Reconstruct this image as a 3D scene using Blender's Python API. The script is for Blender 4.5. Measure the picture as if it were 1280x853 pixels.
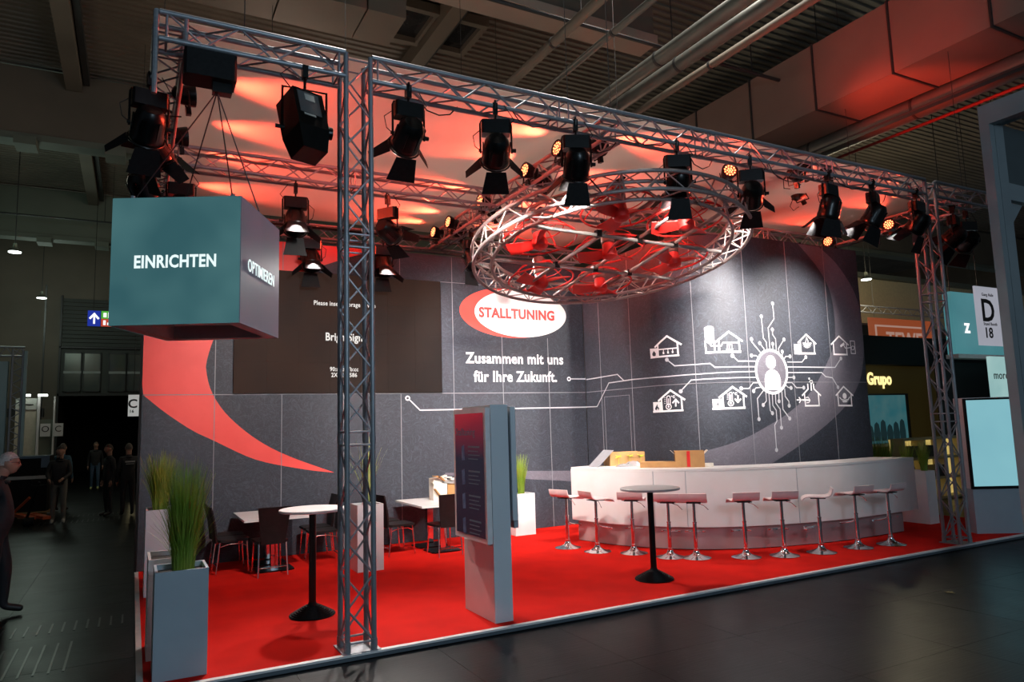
import bpy, bmesh, math, random
from math import sin, cos, pi, sqrt, atan2, radians
from mathutils import Vector, Matrix, Euler
random.seed(7)
SC = bpy.context.scene
COL = SC.collection
for _o in list(bpy.data.objects): bpy.data.objects.remove(_o)

# ------------------------------------------------------------------ camera
CAM_H = 1.95
cd = bpy.data.cameras.new('camera'); cam = bpy.data.objects.new('camera', cd); COL.objects.link(cam)
cd.sensor_width = 36.0; cd.lens = 889.8 / 1280 * 36; cd.clip_end = 300
_y, _p, _r = .48969, .11647, .029365
_f = Vector((sin(_y)*cos(_p), cos(_y)*cos(_p), sin(_p)))
_ri = Vector((cos(_y), -sin(_y), 0)); _dn = -_ri.cross(_f)
_r2 = cos(_r)*_ri + sin(_r)*_dn; _d2 = -sin(_r)*_ri + cos(_r)*_dn
M = Matrix((_r2, -_d2, -_f)).transposed().to_4x4(); M.translation = (0, 0, CAM_H)
cam.matrix_world = M
SC.camera = cam

# ------------------------------------------------------------------ world, exposure
SC.view_settings.view_transform = 'Standard'; SC.view_settings.look = 'None'
SC.view_settings.gamma = 1.0; SC.view_settings.use_curve_mapping = False
SC.view_settings.exposure = 0.0
w = bpy.data.worlds.new('hall_ambient'); SC.world = w; w.use_nodes = True
w.node_tree.nodes['Background'].inputs[0].default_value = (.62, .82, 1.0, 1)
w.node_tree.nodes['Background'].inputs[1].default_value = .10
# three pendant lamps' light, plus unseen fill added to brighten hall and booth fronts
for hx, hy, hz, hp, hc in ((-3.57, 27.6, 7.8, 120, (.74, 1, .80)), (-3.67, 36.5, 7.8, 140, (.80, 1, .86)), (-3.4, 17.5, 7.8, 55, (.95, .95, .75)), (3.0, -3, 5.0, 950, (.60, .82, 1)),
                           (24.4, 17.1, 6.8, 380, (1, .88, .6)), (6, 22, 8.0, 240, (1, .82, .66)), (2.5, 15.0, 8.6, 110, (1, .72, .56)), (9.5, 12.6, 6.6, 45, (1, .6, .45)), (16, 24, 8, 200, (1, .85, .6))) :
    ld = bpy.data.lights.new('hall_lamp_and_fill_light', 'POINT'); ld.energy = hp; ld.color = hc; ld.shadow_soft_size = 1.0
    lo = bpy.data.objects.new('hall_lamp_and_fill_light', ld); COL.objects.link(lo); lo.location = (hx, hy, hz)

# unseen overhead spots, added to brighten the fabric ceiling from above
for hx, hy, hp in ((3.0, 8.3, 1700), (7.6, 8.3, 1700)):
    ld = bpy.data.lights.new('overhead_fill_light', 'SPOT'); ld.energy = hp; ld.color = (1, .94, .86); ld.shadow_soft_size = .3; ld.spot_size = math.radians(88); ld.spot_blend = .7
    lo = bpy.data.objects.new('overhead_fill_light', ld); COL.objects.link(lo); lo.location = (hx, hy, 11.6)

# ------------------------------------------------------------------ materials
def rgb(r, g, b):
    f = lambda c: (c/255/12.92) if c/255 <= .04045 else ((c/255+.055)/1.055)**2.4
    return (f(r), f(g), f(b))
MC = {}
def mat(name, c, rough=.5, metal=0, c2=None, scale=8, bump=0, bscale=None, stretch=None, detail=4, coat=0, spec=.5, trans=0):
    if name in MC: return MC[name]
    m = bpy.data.materials.new(name); m.use_nodes = True; nt = m.node_tree; b = nt.nodes['Principled BSDF']
    b.inputs['Roughness'].default_value = rough; b.inputs['Metallic'].default_value = metal
    b.inputs['Specular IOR Level'].default_value = spec
    if coat: b.inputs['Coat Weight'].default_value = coat
    if trans: b.inputs['Transmission Weight'].default_value = trans
    tc = nt.nodes.new('ShaderNodeTexCoord'); mp = nt.nodes.new('ShaderNodeMapping')
    nt.links.new(tc.outputs['Object'], mp.inputs['Vector'])
    if stretch: mp.inputs['Scale'].default_value = stretch
    n = nt.nodes.new('ShaderNodeTexNoise'); n.inputs['Scale'].default_value = scale; n.inputs['Detail'].default_value = detail
    nt.links.new(mp.outputs[0], n.inputs['Vector'])
    r = nt.nodes.new('ShaderNodeValToRGB'); e = r.color_ramp.elements
    e[0].position = .35; e[1].position = .65
    cc = c2 if c2 else tuple(x*.88 for x in c)
    e[0].color = (*c, 1); e[1].color = (*cc, 1)
    nt.links.new(n.outputs['Fac'], r.inputs[0]); nt.links.new(r.outputs[0], b.inputs['Base Color'])
    if bump:
        n2 = nt.nodes.new('ShaderNodeTexNoise'); n2.inputs['Scale'].default_value = bscale or scale*4; n2.inputs['Detail'].default_value = 3
        nt.links.new(mp.outputs[0], n2.inputs['Vector'])
        bp_ = nt.nodes.new('ShaderNodeBump'); bp_.inputs['Strength'].default_value = bump; bp_.inputs['Distance'].default_value = .01
        nt.links.new(n2.outputs['Fac'], bp_.inputs['Height']); nt.links.new(bp_.outputs[0], b.inputs['Normal'])
    MC[name] = m; return m
def emis(name, c, s, base=(.02, .02, .02), rough=.4, c2=None, scale=3):
    if name in MC: return MC[name]
    m = bpy.data.materials.new(name); m.use_nodes = True; nt = m.node_tree; b = nt.nodes['Principled BSDF']
    b.inputs['Base Color'].default_value = (*base, 1); b.inputs['Roughness'].default_value = rough
    b.inputs['Specular IOR Level'].default_value = .15; b.inputs['Emission Strength'].default_value = s; b.inputs['Emission Color'].default_value = (*c, 1)
    if c2:
        tc = nt.nodes.new('ShaderNodeTexCoord'); n = nt.nodes.new('ShaderNodeTexNoise'); n.inputs['Scale'].default_value = scale
        nt.links.new(tc.outputs['Object'], n.inputs['Vector'])
        r = nt.nodes.new('ShaderNodeValToRGB'); r.color_ramp.elements[0].position = .35; r.color_ramp.elements[1].position = .65
        r.color_ramp.elements[0].color = (*c, 1); r.color_ramp.elements[1].color = (*c2, 1)
        nt.links.new(n.outputs['Fac'], r.inputs[0]); nt.links.new(r.outputs[0], b.inputs['Emission Color'])
    MC[name] = m; return m

# dark slate-like wall print with fine fibres
def fibre_mat(name, base, line, amt=.5, rough=.42):
    m = bpy.data.materials.new(name); m.use_nodes = True; nt = m.node_tree; b = nt.nodes['Principled BSDF']
    b.inputs['Roughness'].default_value = rough
    tc = nt.nodes.new('ShaderNodeTexCoord')
    n0 = nt.nodes.new('ShaderNodeTexNoise'); n0.inputs['Scale'].default_value = 2.2; n0.inputs['Detail'].default_value = 2
    nt.links.new(tc.outputs['Object'], n0.inputs['Vector'])
    mixv = nt.nodes.new('ShaderNodeVectorMath'); mixv.operation = 'MULTIPLY_ADD'
    nt.links.new(n0.outputs['Color'], mixv.inputs[0]); mixv.inputs[1].default_value = (.9, .9, .9)
    nt.links.new(tc.outputs['Object'], mixv.inputs[2])
    acc = None
    for k, (sx, sz) in enumerate(((9, 60), (60, 9))):
        mp = nt.nodes.new('ShaderNodeMapping'); mp.inputs['Scale'].default_value = (sx, sx, sz); mp.inputs['Rotation'].default_value = (.4, .7*k+.3, .5)
        nt.links.new(mixv.outputs[0], mp.inputs['Vector'])
        n = nt.nodes.new('ShaderNodeTexNoise'); n.inputs['Scale'].default_value = 1; n.inputs['Detail'].default_value = 3
        nt.links.new(mp.outputs[0], n.inputs['Vector'])
        r = nt.nodes.new('ShaderNodeValToRGB'); r.color_ramp.elements[0].position = .5; r.color_ramp.elements[1].position = .74
        nt.links.new(n.outputs['Fac'], r.inputs[0])
        if acc is None: acc = r.outputs[0]
        else:
            ad = nt.nodes.new('ShaderNodeMix'); ad.data_type = 'RGBA'; ad.blend_type = 'LIGHTEN'; ad.inputs[0].default_value = 1
            nt.links.new(acc, ad.inputs[6]); nt.links.new(r.outputs[0], ad.inputs[7]); acc = ad.outputs[2]
    sc_ = nt.nodes.new('ShaderNodeMath'); sc_.operation = 'MULTIPLY'; sc_.inputs[1].default_value = amt
    nt.links.new(acc, sc_.inputs[0])
    mx = nt.nodes.new('ShaderNodeMix'); mx.data_type = 'RGBA'
    nt.links.new(sc_.outputs[0], mx.inputs[0]); mx.inputs[6].default_value = (*base, 1); mx.inputs[7].default_value = (*line, 1)
    nt.links.new(mx.outputs[2], b.inputs['Base Color'])
    MC[name] = m; return m

ALU = mat('brushed_aluminium', (.30, .315, .34), .42, .45, (.24, .255, .28), 30)
ALUR = mat('ring_aluminium', (.30, .25, .24), .55, .5, (.25, .21, .20), 30)
CHROME = mat('chrome', (.80, .80, .82), .08, 1.0, (.72, .72, .74), 20)
BLACKM = mat('black_fixture_metal', (.002, .002, .002), .3, 0, (.004, .004, .004), 20, spec=.28)
BLACKP = mat('black_powder_coat', (.003, .003, .0035), .6, 0, (.006, .006, .0065), 30, spec=.18)
WIRE = mat('black_cable', (.01, .01, .01), .5)
WHITE = mat('white_laminate', (.72, .69, .69), .35, 0, (.66, .64, .64), 3)
WHITEG = mat('white_gloss', (.72, .68, .66), .32, 0, (.74, .71, .70), 4)
GREYK = mat('kiosk_grey_blue', (.36, .42, .47), .4, 0, (.33, .39, .44), 3)  # cool hall light on white faces is put into this grey-blue
PANEL = fibre_mat('slate_print', (.022, .0255, .036), (.092, .103, .137), .43, .6)
BANDM = fibre_mat('grey_band_print', (.115, .105, .130), (.22, .21, .25), .4, .6)
JOINT = mat('panel_frame_profile', (.24, .24, .26), .5, .1)
REDP = mat('red_print', (.88, .075, .06), .5, 0, (.84, .065, .052), 3)
WHITEP = mat('white_print', (.85, .83, .84), .5, 0, (.8, .78, .79), 5)
GREYP = mat('grey_line_print', (.50, .50, .53), .5)
CARPET = mat('red_carpet_pile', (.66, .012, .006), .95, 0, (.56, .009, .005), 2.2, .25, 260, None, 3, 0, .1)
REDF = mat('red_fan_paint', (.62, .012, .008), .5, 0, (.52, .009, .006), 8)
SEAT = mat('seat_white', (.78, .62, .61), .3, 0, (.72, .57, .56), 6)
CHAIRM = mat('chair_dark_leather', (.007, .005, .005), .5, 0, (.011, .008, .008), 18, .15, spec=.3)
GRASS = mat('grass_blades', (.14, .25, .02), .5, 0, (.22, .27, .03), 5)
GRASSY = mat('grass_blades_yellowish', (.26, .28, .025), .5, 0, (.15, .21, .02), 6)
SOIL = mat('planter_soil', (.02, .016, .012), .9, 0, (.035, .028, .02), 40, .6)
CARD = mat('brown_cardboard', (.42, .22, .08), .8, 0, (.36, .18, .065), 6)
PAPER = mat('paper', (.78, .74, .68), .7, 0, (.62, .5, .38), 5)
CLOTH = mat('ceiling_cloth', (.62, .54, .48), .8, 0, (.58, .50, .44), 1.5)
HALLB = mat('hall_beige_paint', (.15, .122, .092), .7, 0, (.12, .10, .075), .6)
HALLG = mat('hall_green_grey_paint', (.15, .165, .13), .7, 0, (.12, .135, .105), .5)
ROOFM = mat('roof_sheet', (.16, .13, .10), .6, 0, (.12, .10, .078), .8)
FLANGE = mat('girder_flange_paint', (.36, .28, .22), .6, 0, (.31, .24, .19), .8)
DARKW = mat('dark_wall', (.05, .055, .048), .7, 0, (.04, .045, .04), 1)
VOID = mat('unlit_interior_black', (.003, .003, .003), .9)
def cloth_mat():
    m = bpy.data.materials.new('translucent_cloth'); m.use_nodes = True; nt = m.node_tree; nt.nodes.remove(nt.nodes['Principled BSDF'])
    o = nt.nodes['Material Output']; d = nt.nodes.new('ShaderNodeBsdfDiffuse'); t = nt.nodes.new('ShaderNodeBsdfTranslucent'); x = nt.nodes.new('ShaderNodeMixShader')
    tc = nt.nodes.new('ShaderNodeTexCoord'); n = nt.nodes.new('ShaderNodeTexNoise'); n.inputs['Scale'].default_value = .7; nt.links.new(tc.outputs['Object'], n.inputs['Vector'])
    r = nt.nodes.new('ShaderNodeValToRGB'); r.color_ramp.elements[0].color = (.62, .57, .52, 1); r.color_ramp.elements[1].color = (.72, .67, .62, 1); nt.links.new(n.outputs['Fac'], r.inputs[0])
    for q in (d, t): nt.links.new(r.outputs[0], q.inputs[0]); nt.links.new(q.outputs[0], x.inputs[1 if q is d else 2])
    x.inputs[0].default_value = .45; nt.links.new(x.outputs[0], o.inputs['Surface']); return m
CLOTH = cloth_mat()
DUCTM = mat('duct_sheet_metal', (.20, .135, .105), .6, .05, (.17, .115, .09), .7)
PIPEM = mat('pipe_insulation', (.13, .13, .112), .42, .4, (.10, .10, .09), 2)
STEELD = mat('dark_steel', (.035, .034, .034), .5, .3)

def floor_mat():
    m = bpy.data.materials.new('black_asphalt_slab'); m.use_nodes = True; nt = m.node_tree; b = nt.nodes['Principled BSDF']
    tc = nt.nodes.new('ShaderNodeTexCoord')
    n = nt.nodes.new('ShaderNodeTexNoise'); n.inputs['Scale'].default_value = 1.6; n.inputs['Detail'].default_value = 8; n.inputs['Roughness'].default_value = .65
    nt.links.new(tc.outputs['Object'], n.inputs['Vector'])
    r = nt.nodes.new('ShaderNodeValToRGB'); e = r.color_ramp.elements; e[0].position = .35; e[1].position = .75
    e[0].color = (.003, .003, .0032, 1); e[1].color = (.0075, .007, .0075, 1)
    nt.links.new(n.outputs['Fac'], r.inputs[0])
    # scratches
    mp = nt.nodes.new('ShaderNodeMapping'); mp.inputs['Scale'].default_value = (1.2, 22, 1); mp.inputs['Rotation'].default_value = (0, 0, .9)
    nt.links.new(tc.outputs['Object'], mp.inputs['Vector'])
    n2 = nt.nodes.new('ShaderNodeTexNoise'); n2.inputs['Scale'].default_value = 2.2; n2.inputs['Detail'].default_value = 6; n2.inputs['Distortion'].default_value = .6
    nt.links.new(mp.outputs[0], n2.inputs['Vector'])
    r2 = nt.nodes.new('ShaderNodeValToRGB'); r2.color_ramp.elements[0].position = .67; r2.color_ramp.elements[1].position = .76
    r2.color_ramp.elements[1].color = (.7, .7, .7, 1)
    nt.links.new(n2.outputs['Fac'], r2.inputs[0])
    mx = nt.nodes.new('ShaderNodeMix'); mx.data_type = 'RGBA'; nt.links.new(r2.outputs[0], mx.inputs[0]); nt.links.new(r.outputs[0], mx.inputs[6]); mx.inputs[7].default_value = (.022, .021, .022, 1)
    # specks of dust
    v = nt.nodes.new('ShaderNodeTexVoronoi'); v.inputs['Scale'].default_value = 5; nt.links.new(tc.outputs['Object'], v.inputs['Vector'])
    r3 = nt.nodes.new('ShaderNodeValToRGB'); r3.color_ramp.elements[0].position = .0; r3.color_ramp.elements[0].color = (1, 1, 1, 1); r3.color_ramp.elements[1].position = .07; r3.color_ramp.elements[1].color = (0, 0, 0, 1)
    nt.links.new(v.outputs['Distance'], r3.inputs[0])
    mx2 = nt.nodes.new('ShaderNodeMix'); mx2.data_type = 'RGBA'; nt.links.new(r3.outputs[0], mx2.inputs[0]); nt.links.new(mx.outputs[2], mx2.inputs[6]); mx2.inputs[7].default_value = (.07, .07, .07, 1)
    nt.links.new(mx2.outputs[2], b.inputs['Base Color'])
    rr = nt.nodes.new('ShaderNodeMapRange'); rr.inputs[3].default_value = .24; rr.inputs[4].default_value = .42
    nt.links.new(n.outputs['Fac'], rr.inputs[0]); nt.links.new(rr.outputs[0], b.inputs['Roughness'])
    bp_ = nt.nodes.new('ShaderNodeBump'); bp_.inputs['Strength'].default_value = .15; bp_.inputs['Distance'].default_value = .01
    nt.links.new(n2.outputs['Fac'], bp_.inputs['Height']); nt.links.new(bp_.outputs[0], b.inputs['Normal'])
    b.inputs['Specular IOR Level'].default_value = .11
    return m
FLOORM = floor_mat()

# ------------------------------------------------------------------ mesh helpers
def V(*a): return Vector(a)
def basis(d, up=Vector((0, 0, 1))):
    d = d.normalized()
    if abs(d.dot(up)) > .98: up = Vector((1, 0, 0))
    s = d.cross(up).normalized(); u = s.cross(d).normalized()
    return s, u, d
class MB:
    def __init__(self): self.v = []; self.f = []; self.mi = []; self.sm = []; self.m = 0; self.smooth = False
    def add(self, vs, fs, smooth=None):
        o = len(self.v); self.v += [Vector(p) for p in vs]
        for f in fs: self.f.append([i+o for i in f]); self.mi.append(self.m); self.sm.append(self.smooth if smooth is None else smooth)
        return self
    def box(self, x0, x1, y0, y1, z0, z1):
        return self.add([(x0,y0,z0),(x1,y0,z0),(x1,y1,z0),(x0,y1,z0),(x0,y0,z1),(x1,y0,z1),(x1,y1,z1),(x0,y1,z1)],
            [(0,3,2,1),(4,5,6,7),(0,1,5,4),(1,2,6,5),(2,3,7,6),(3,0,4,7)])
    def rbox(self, c, s, rot=None):
        n = len(self.v); x, y, z = (k/2 for k in s); self.box(-x, x, -y, y, -z, z)
        R = rot if rot else Matrix.Identity(3)
        for i in range(n, len(self.v)): self.v[i] = R @ self.v[i] + Vector(c)
        return self
    def bbox(self, x0, x1, y0, y1, z0, z1, b):
        # box with chamfered vertical edges
        pts = [(x0+b,y0),(x1-b,y0),(x1,y0+b),(x1,y1-b),(x1-b,y1),(x0+b,y1),(x0,y1-b),(x0,y0+b)]
        return self.prism(pts, z0, z1)
    def prism(self, pts, z0, z1, smooth=False):
        n = len(pts); vs = [(x, y, z0) for x, y in pts] + [(x, y, z1) for x, y in pts]
        fs = [tuple(reversed(range(n))), tuple(range(n, 2*n))]
        self.add(vs, fs, False); o = len(self.v)-2*n
        for i in range(n):
            j = (i+1) % n; self.f.append([o+i, o+j, o+n+j, o+n+i]); self.mi.append(self.m); self.sm.append(smooth)
        return self
    def cyl(self, p0, p1, r0, r1=None, n=10, cap=True):
        p0, p1 = Vector(p0), Vector(p1); r1 = r0 if r1 is None else r1
        s, u, d = basis(p1-p0); o = len(self.v)
        vs = [p0+(s*cos(2*pi*i/n)+u*sin(2*pi*i/n))*r0 for i in range(n)]+[p1+(s*cos(2*pi*i/n)+u*sin(2*pi*i/n))*r1 for i in range(n)]
        self.add(vs, [(i, (i+1) % n, n+(i+1) % n, n+i) for i in range(n)], True)
        if cap: self.f += [[o+i for i in reversed(range(n))], [o+n+i for i in range(n)]]; self.mi += [self.m]*2; self.sm += [False]*2
        return self
    def tube(self, pts, r, n=8, closed=False):
        pts = [Vector(p) for p in pts]; N = len(pts); vs = []; prev = None
        for i, p in enumerate(pts):
            if closed: d = pts[(i+1) % N]-pts[i-1]
            else: d = pts[min(i+1, N-1)]-pts[max(i-1, 0)]
            if d.length < 1e-9: d = Vector((0, 0, 1))
            s, u, d = basis(d, prev if prev is not None else Vector((0, 0, 1)))
            prev = u
            rr = r[i] if isinstance(r, (list, tuple)) else r
            vs += [p+(s*cos(2*pi*k/n)+u*sin(2*pi*k/n))*rr for k in range(n)]
        fs = []
        for i in range(N if closed else N-1):
            j = (i+1) % N
            for k in range(n): fs.append((i*n+k, i*n+(k+1) % n, j*n+(k+1) % n, j*n+k))
        self.add(vs, fs, True); o = len(self.v)-N*n
        if not closed: self.f += [[o+k for k in reversed(range(n))], [o+(N-1)*n+k for k in range(n)]]; self.mi += [self.m]*2; self.sm += [False]*2
        return self
    def lathe(self, prof, c=(0, 0, 0), n=24, axis=None):
        c = Vector(c); vs = []; P = len(prof)
        for r, z in prof: vs += [(c.x+r*cos(2*pi*k/n), c.y+r*sin(2*pi*k/n), c.z+z) for k in range(n)]
        fs = [(i*n+k, i*n+(k+1) % n, (i+1)*n+(k+1) % n, (i+1)*n+k) for i in range(P-1) for k in range(n)]
        self.add(vs, fs, True); o = len(self.v)-P*n
        self.f += [[o+k for k in reversed(range(n))], [o+(P-1)*n+k for k in range(n)]]; self.mi += [self.m]*2; self.sm += [False]*2
        return self
    def sheet(self, pts, t):
        # thin solid plate from 4 corner points, thickness t along normal
        p = [Vector(q) for q in pts]; nrm = (p[1]-p[0]).cross(p[2]-p[0]).normalized()*t; n = len(p)
        self.add(p+[q+nrm for q in p], [tuple(reversed(range(n))), tuple(range(n, 2*n))]+[(i, (i+1) % n, n+(i+1) % n, n+i) for i in range(n)])
        return self
    def xf(self, Mx, start=0):
        for i in range(start, len(self.v)): self.v[i] = Mx @ self.v[i]
        return self
    def mesh(self, name, mats, off=Vector((0, 0, 0))):
        me = bpy.data.meshes.new(name); me.from_pydata([tuple(p-off) for p in self.v], [], self.f)
        mats = mats if isinstance(mats, (list, tuple)) else [mats]
        for m in mats: me.materials.append(m)
        me.polygons.foreach_set('material_index', self.mi); me.polygons.foreach_set('use_smooth', self.sm)
        me.set_sharp_from_angle(angle=radians(38)); me.update(); return me
    def build(self, name, mats, parent=None, local=False):
        """vertices are in world space unless local; stored relative to the parent's location"""
        off = Vector((0, 0, 0))
        if parent is not None and not local: off = wloc(parent)
        o = bpy.data.objects.new(name, self.mesh(name, mats, off)); COL.objects.link(o)
        if parent is not None: o.parent = parent
        return o
def wloc(o):
    l = Vector((0, 0, 0))
    while o is not None: l = l+o.location; o = o.parent
    return l
def tag(o, label=None, cat=None, group=None, kind=None):
    if label: o['label'] = label
    if cat: o['category'] = cat
    if group: o['group'] = group
    if kind: o['kind'] = kind
    return o
def empty(name, loc, label=None, cat=None, group=None, rz=0, kind=None):
    o = bpy.data.objects.new(name, None); COL.objects.link(o); o.location = loc; o.rotation_euler = (0, 0, rz)
    o.empty_display_size = .1
    return tag(o, label, cat, group, kind)
KIDS = {}
def copy_tree(o, parent=None):
    c = o.copy(); COL.objects.link(c)
    if parent is not None: c.parent = parent
    for ch in o.children: copy_tree(ch, c)
    return c
_unit = {}
def rod(name, p0, p1, r, m, parent, n=6):
    """a straight rod whose unit mesh is shared between alike rods"""
    key = (r, m.name, n)
    if key not in _unit:
        b = MB(); b.cyl((0, 0, 0), (0, 0, 1), r, n=n); _unit[key] = b.mesh('rod', m)
    o = bpy.data.objects.new(name, _unit[key]); COL.objects.link(o)
    p0, p1 = Vector(p0), Vector(p1); d = p1-p0; s, u, dd = basis(d)
    R = Matrix((-s, u, dd)).transposed()
    o.parent = parent; off = wloc(parent) if parent else Vector((0, 0, 0))
    o.location = p0-off; o.rotation_euler = R.to_euler(); o.scale = (1, 1, d.length)
    return o
def text_mesh(s, size, m, name='lettering', bold=0.0, thick=.002, align='CENTER', sx=1.0):
    cu = bpy.data.curves.new(name, 'FONT'); cu.body = s; cu.size = size; cu.align_x = align; cu.align_y = 'CENTER'
    cu.space_character = 1.06
    cu.extrude = thick/2; cu.offset = bold; cu.resolution_u = 3
    o = bpy.data.objects.new('tmp', cu); COL.objects.link(o)
    dg = bpy.context.evaluated_depsgraph_get(); me = bpy.data.meshes.new_from_object(o.evaluated_get(dg))
    bpy.data.objects.remove(o); me.materials.clear(); me.materials.append(m)
    if sx != 1:
        for v in me.vertices: v.co.x *= sx
    me.name = name
    return me
def place_text(s, size, m, pos, right, up, parent, name='lettering', bold=0, thick=.002, align='CENTER', sx=1.0, fit=None):
    me = text_mesh(s, size, m, name, bold, thick, align, sx)
    if fit:      # scale and centre the lettering to a given width and height
        xs = [v.co.x for v in me.vertices]; ys = [v.co.y for v in me.vertices]; cx, cy = (min(xs)+max(xs))/2, (min(ys)+max(ys))/2
        fx, fy = fit[0]/(max(xs)-min(xs)), fit[1]/(max(ys)-min(ys))
        for v in me.vertices: v.co.x = (v.co.x-cx)*fx; v.co.y = (v.co.y-cy)*fy
    r, u = Vector(right).normalized(), Vector(up).normalized(); n = r.cross(u)
    R = Matrix((r, u, n)).transposed().to_4x4(); R.translation = Vector(pos)-wloc(parent)
    me.transform(R)
    o = bpy.data.objects.new(name, me); COL.objects.link(o); o.parent = parent
    return o
def spot(name, loc, target, power, color, angle, blend, radius, parent):
    l = bpy.data.lights.new(name, 'SPOT'); l.energy = power; l.color = color; l.spot_size = radians(angle); l.spot_blend = blend; l.shadow_soft_size = radius
    o = bpy.data.objects.new(name, l); COL.objects.link(o)
    loc, target = Vector(loc), Vector(target)
    R = (target-loc).to_track_quat('-Z', 'Y')
    if parent is not None:
        P = Matrix.Translation(parent.location) @ parent.rotation_euler.to_matrix().to_4x4()
        Mx = P.inverted() @ (Matrix.Translation(loc) @ R.to_matrix().to_4x4()); o.parent = parent
    else: Mx = Matrix.Translation(loc) @ R.to_matrix().to_4x4()
    o.location = Mx.to_translation(); o.rotation_euler = Mx.to_euler()
    return o

# ================================================================== HALL
FZ = -.05
fl = MB(); fl.box(-14, 36, -6, 60, FZ-.30, FZ-.02)
fl.m = 0
floor = tag(fl.build('floor', FLOORM), kind='structure')
# asphalt slabs in the aisles, each proud of the sub-floor with open joints
k = 0
def slab(x0, x1, y0, y1):
    g = .002; dz = random.uniform(0, .0006)
    b = MB(); b.box(x0+g, x1-g, y0+g, y1-g, FZ-.02, FZ-.0012+dz); b.build('floor_slab', FLOORM, floor)
for i in range(14):
    for j in range(5):
        slab(-1.25+i*1.25, i*1.25, .1+j*1.25, 1.35+j*1.25)
for i in range(4):
    for j in range(5): slab(-6.25+i*1.25, -5+i*1.25, .1+j*1.25, 1.35+j*1.25)
for j in range(10):
    for i in range(4): slab(-4.92+i*1.25, -3.67+i*1.25, 6.35+j*1.25, 7.6+j*1.25)
b = MB(); b.box(-14, -4.92, 6.35, 60, FZ-.02, FZ); b.box(-4.92, .08, 18.85, 60, FZ-.02, FZ); b.box(.08, 36, 12.75, 60, FZ-.02, FZ); b.box(13.5, 36, 6.35, 12.75, FZ-.02, FZ); b.box(16.25, 36, .1, 6.35, FZ-.02, FZ)
b.build('floor_sheet', FLOORM, floor)
# service-duct covers with bright slots
SLOTM = mat('slot_steel', (.10, .10, .095), .35, .5)
for x0, n, y0, y1 in ((-1.25, 8, 7.5, 8.52), (-1.15, 11, 8.98, 9.42), (-2.0, 17, 19.9, 20.6), (-1.5, 13, 21.3, 21.9)):
    t = empty('drain_cover', (x0, y0, FZ), 'floor duct cover with %s slots, %s' % (('long', 'the nearest one in the left aisle') if y0 < 8 else ('short', 'second nearest in the left aisle') if y0 < 10 else ('thin', 'by the feet of the man with the pallet truck') if y0 < 21 else ('thin', 'farthest, behind the pallet truck')), 'duct cover', 'slotted floor duct covers in the left aisle')
    for q in range(n):
        b = MB(); x = x0+q*.11; b.box(x, x+.018, y0, y1, FZ, FZ+.004); b.build('slot', SLOTM, t)
# fallen leaf on the aisle
b = MB(); c = Vector((8.06, 4.98, FZ+.006))
import itertools
pts = [(c.x+cos(a)*r, c.y+sin(a)*r) for a, r in [(0, .05), (.4, .02), (.9, .045), (1.3, .02), (1.8, .05), (2.3, .02), (2.9, .045), (3.5, .02), (4.2, .03), (4.7, .06), (5.2, .02), (5.8, .04)]]
b.prism(pts, c.z, c.z+.004); tag(b.build('fallen_leaf', mat('dry_leaf', (.35, .27, .12), .8)), 'small dry leaf lying on the black aisle floor', 'leaf')

# roof and girders
b = MB()
Z0 = 12.2
for i in range(0, 200):      # trapezoid roof sheet, ribs parallel to the booth front
    y = -2+i*.24
    b.add([(-26, y, Z0), (-26, y+.10, Z0), (-26, y+.12, Z0-.045), (-26, y+.22, Z0-.045), (-26, y+.24, Z0), (49, y, Z0), (49, y+.10, Z0), (49, y+.12, Z0-.045), (49, y+.22, Z0-.045), (49, y+.24, Z0)],
          [(0, 1, 6, 5), (1, 2, 7, 6), (2, 3, 8, 7), (3, 4, 9, 8)])
rot = Matrix.Rotation(pi/2, 4, 'Z')
b.box(-26, 49, -2, 46, Z0+.1, Z0+.2)
ceiling = tag(b.build('ceiling', ROOFM), kind='structure')
for gi, (gy, gm) in enumerate(((11.1, HALLB), (22.2, HALLB), (33.4, HALLG))):
    for (xa, xb) in ((-26, 9.65) if gi == 0 else (-26, 49),):
        g = MB(); g.box(xa, xb, gy+.12, gy+.5, 10.1, 12.0); g.build('girder_web', gm, ceiling)
        g = MB(); g.box(xa, xb, gy, gy+.62, 9.92, 10.1); g.build('girder_flange', HALLG if gi else FLANGE, ceiling)
for gx in ((-13.2), (-1.9), (6.2), (16.5)):
    for y0, y1 in ((11.6, 22.2), (22.85, 33.4)):
        g = MB(); g.box(gx, gx+.38, y0, y1, 11.5, 11.95); g.build('purlin_beam', HALLB, ceiling)
        g = MB(); g.box(gx+.42, gx+.56, y0, y1, 11.7, 11.95); g.build('purlin_channel', STEELD, ceiling)
# hanging brackets under the girders
for gx, gy in ((-3.0, 22.0), (-.9, 22.0), (-3.6, 33.2), (-1.6, 33.2)):
    g = MB(); g.box(gx, gx+.5, gy-.1, gy+.6, 9.7, 9.92); g.build('girder_bracket', HALLG, ceiling)
# roof lights (dark openings)
SKY = mat('skylight_glass', (.02, .022, .025), .12, 0, (.035, .035, .035), 2)
t = empty('roof_light', (6.2, 15.4, 11.9), 'dark rectangular roof light above the front truss', 'roof light')
g = MB(); g.box(5.15, 7.35, 14.95, 16.25, 11.86, 11.9); g.build('pane', SKY, t)
for a in ((5.0, 5.15, 14.8, 16.4), (7.35, 7.5, 14.8, 16.4), (5.15, 7.35, 14.8, 14.95), (5.15, 7.35, 16.25, 16.4), (6.1, 6.18, 14.95, 16.25)):
    g = MB(); g.box(*a, 11.72, 11.95); g.build('frame', HALLB, t)
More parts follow.
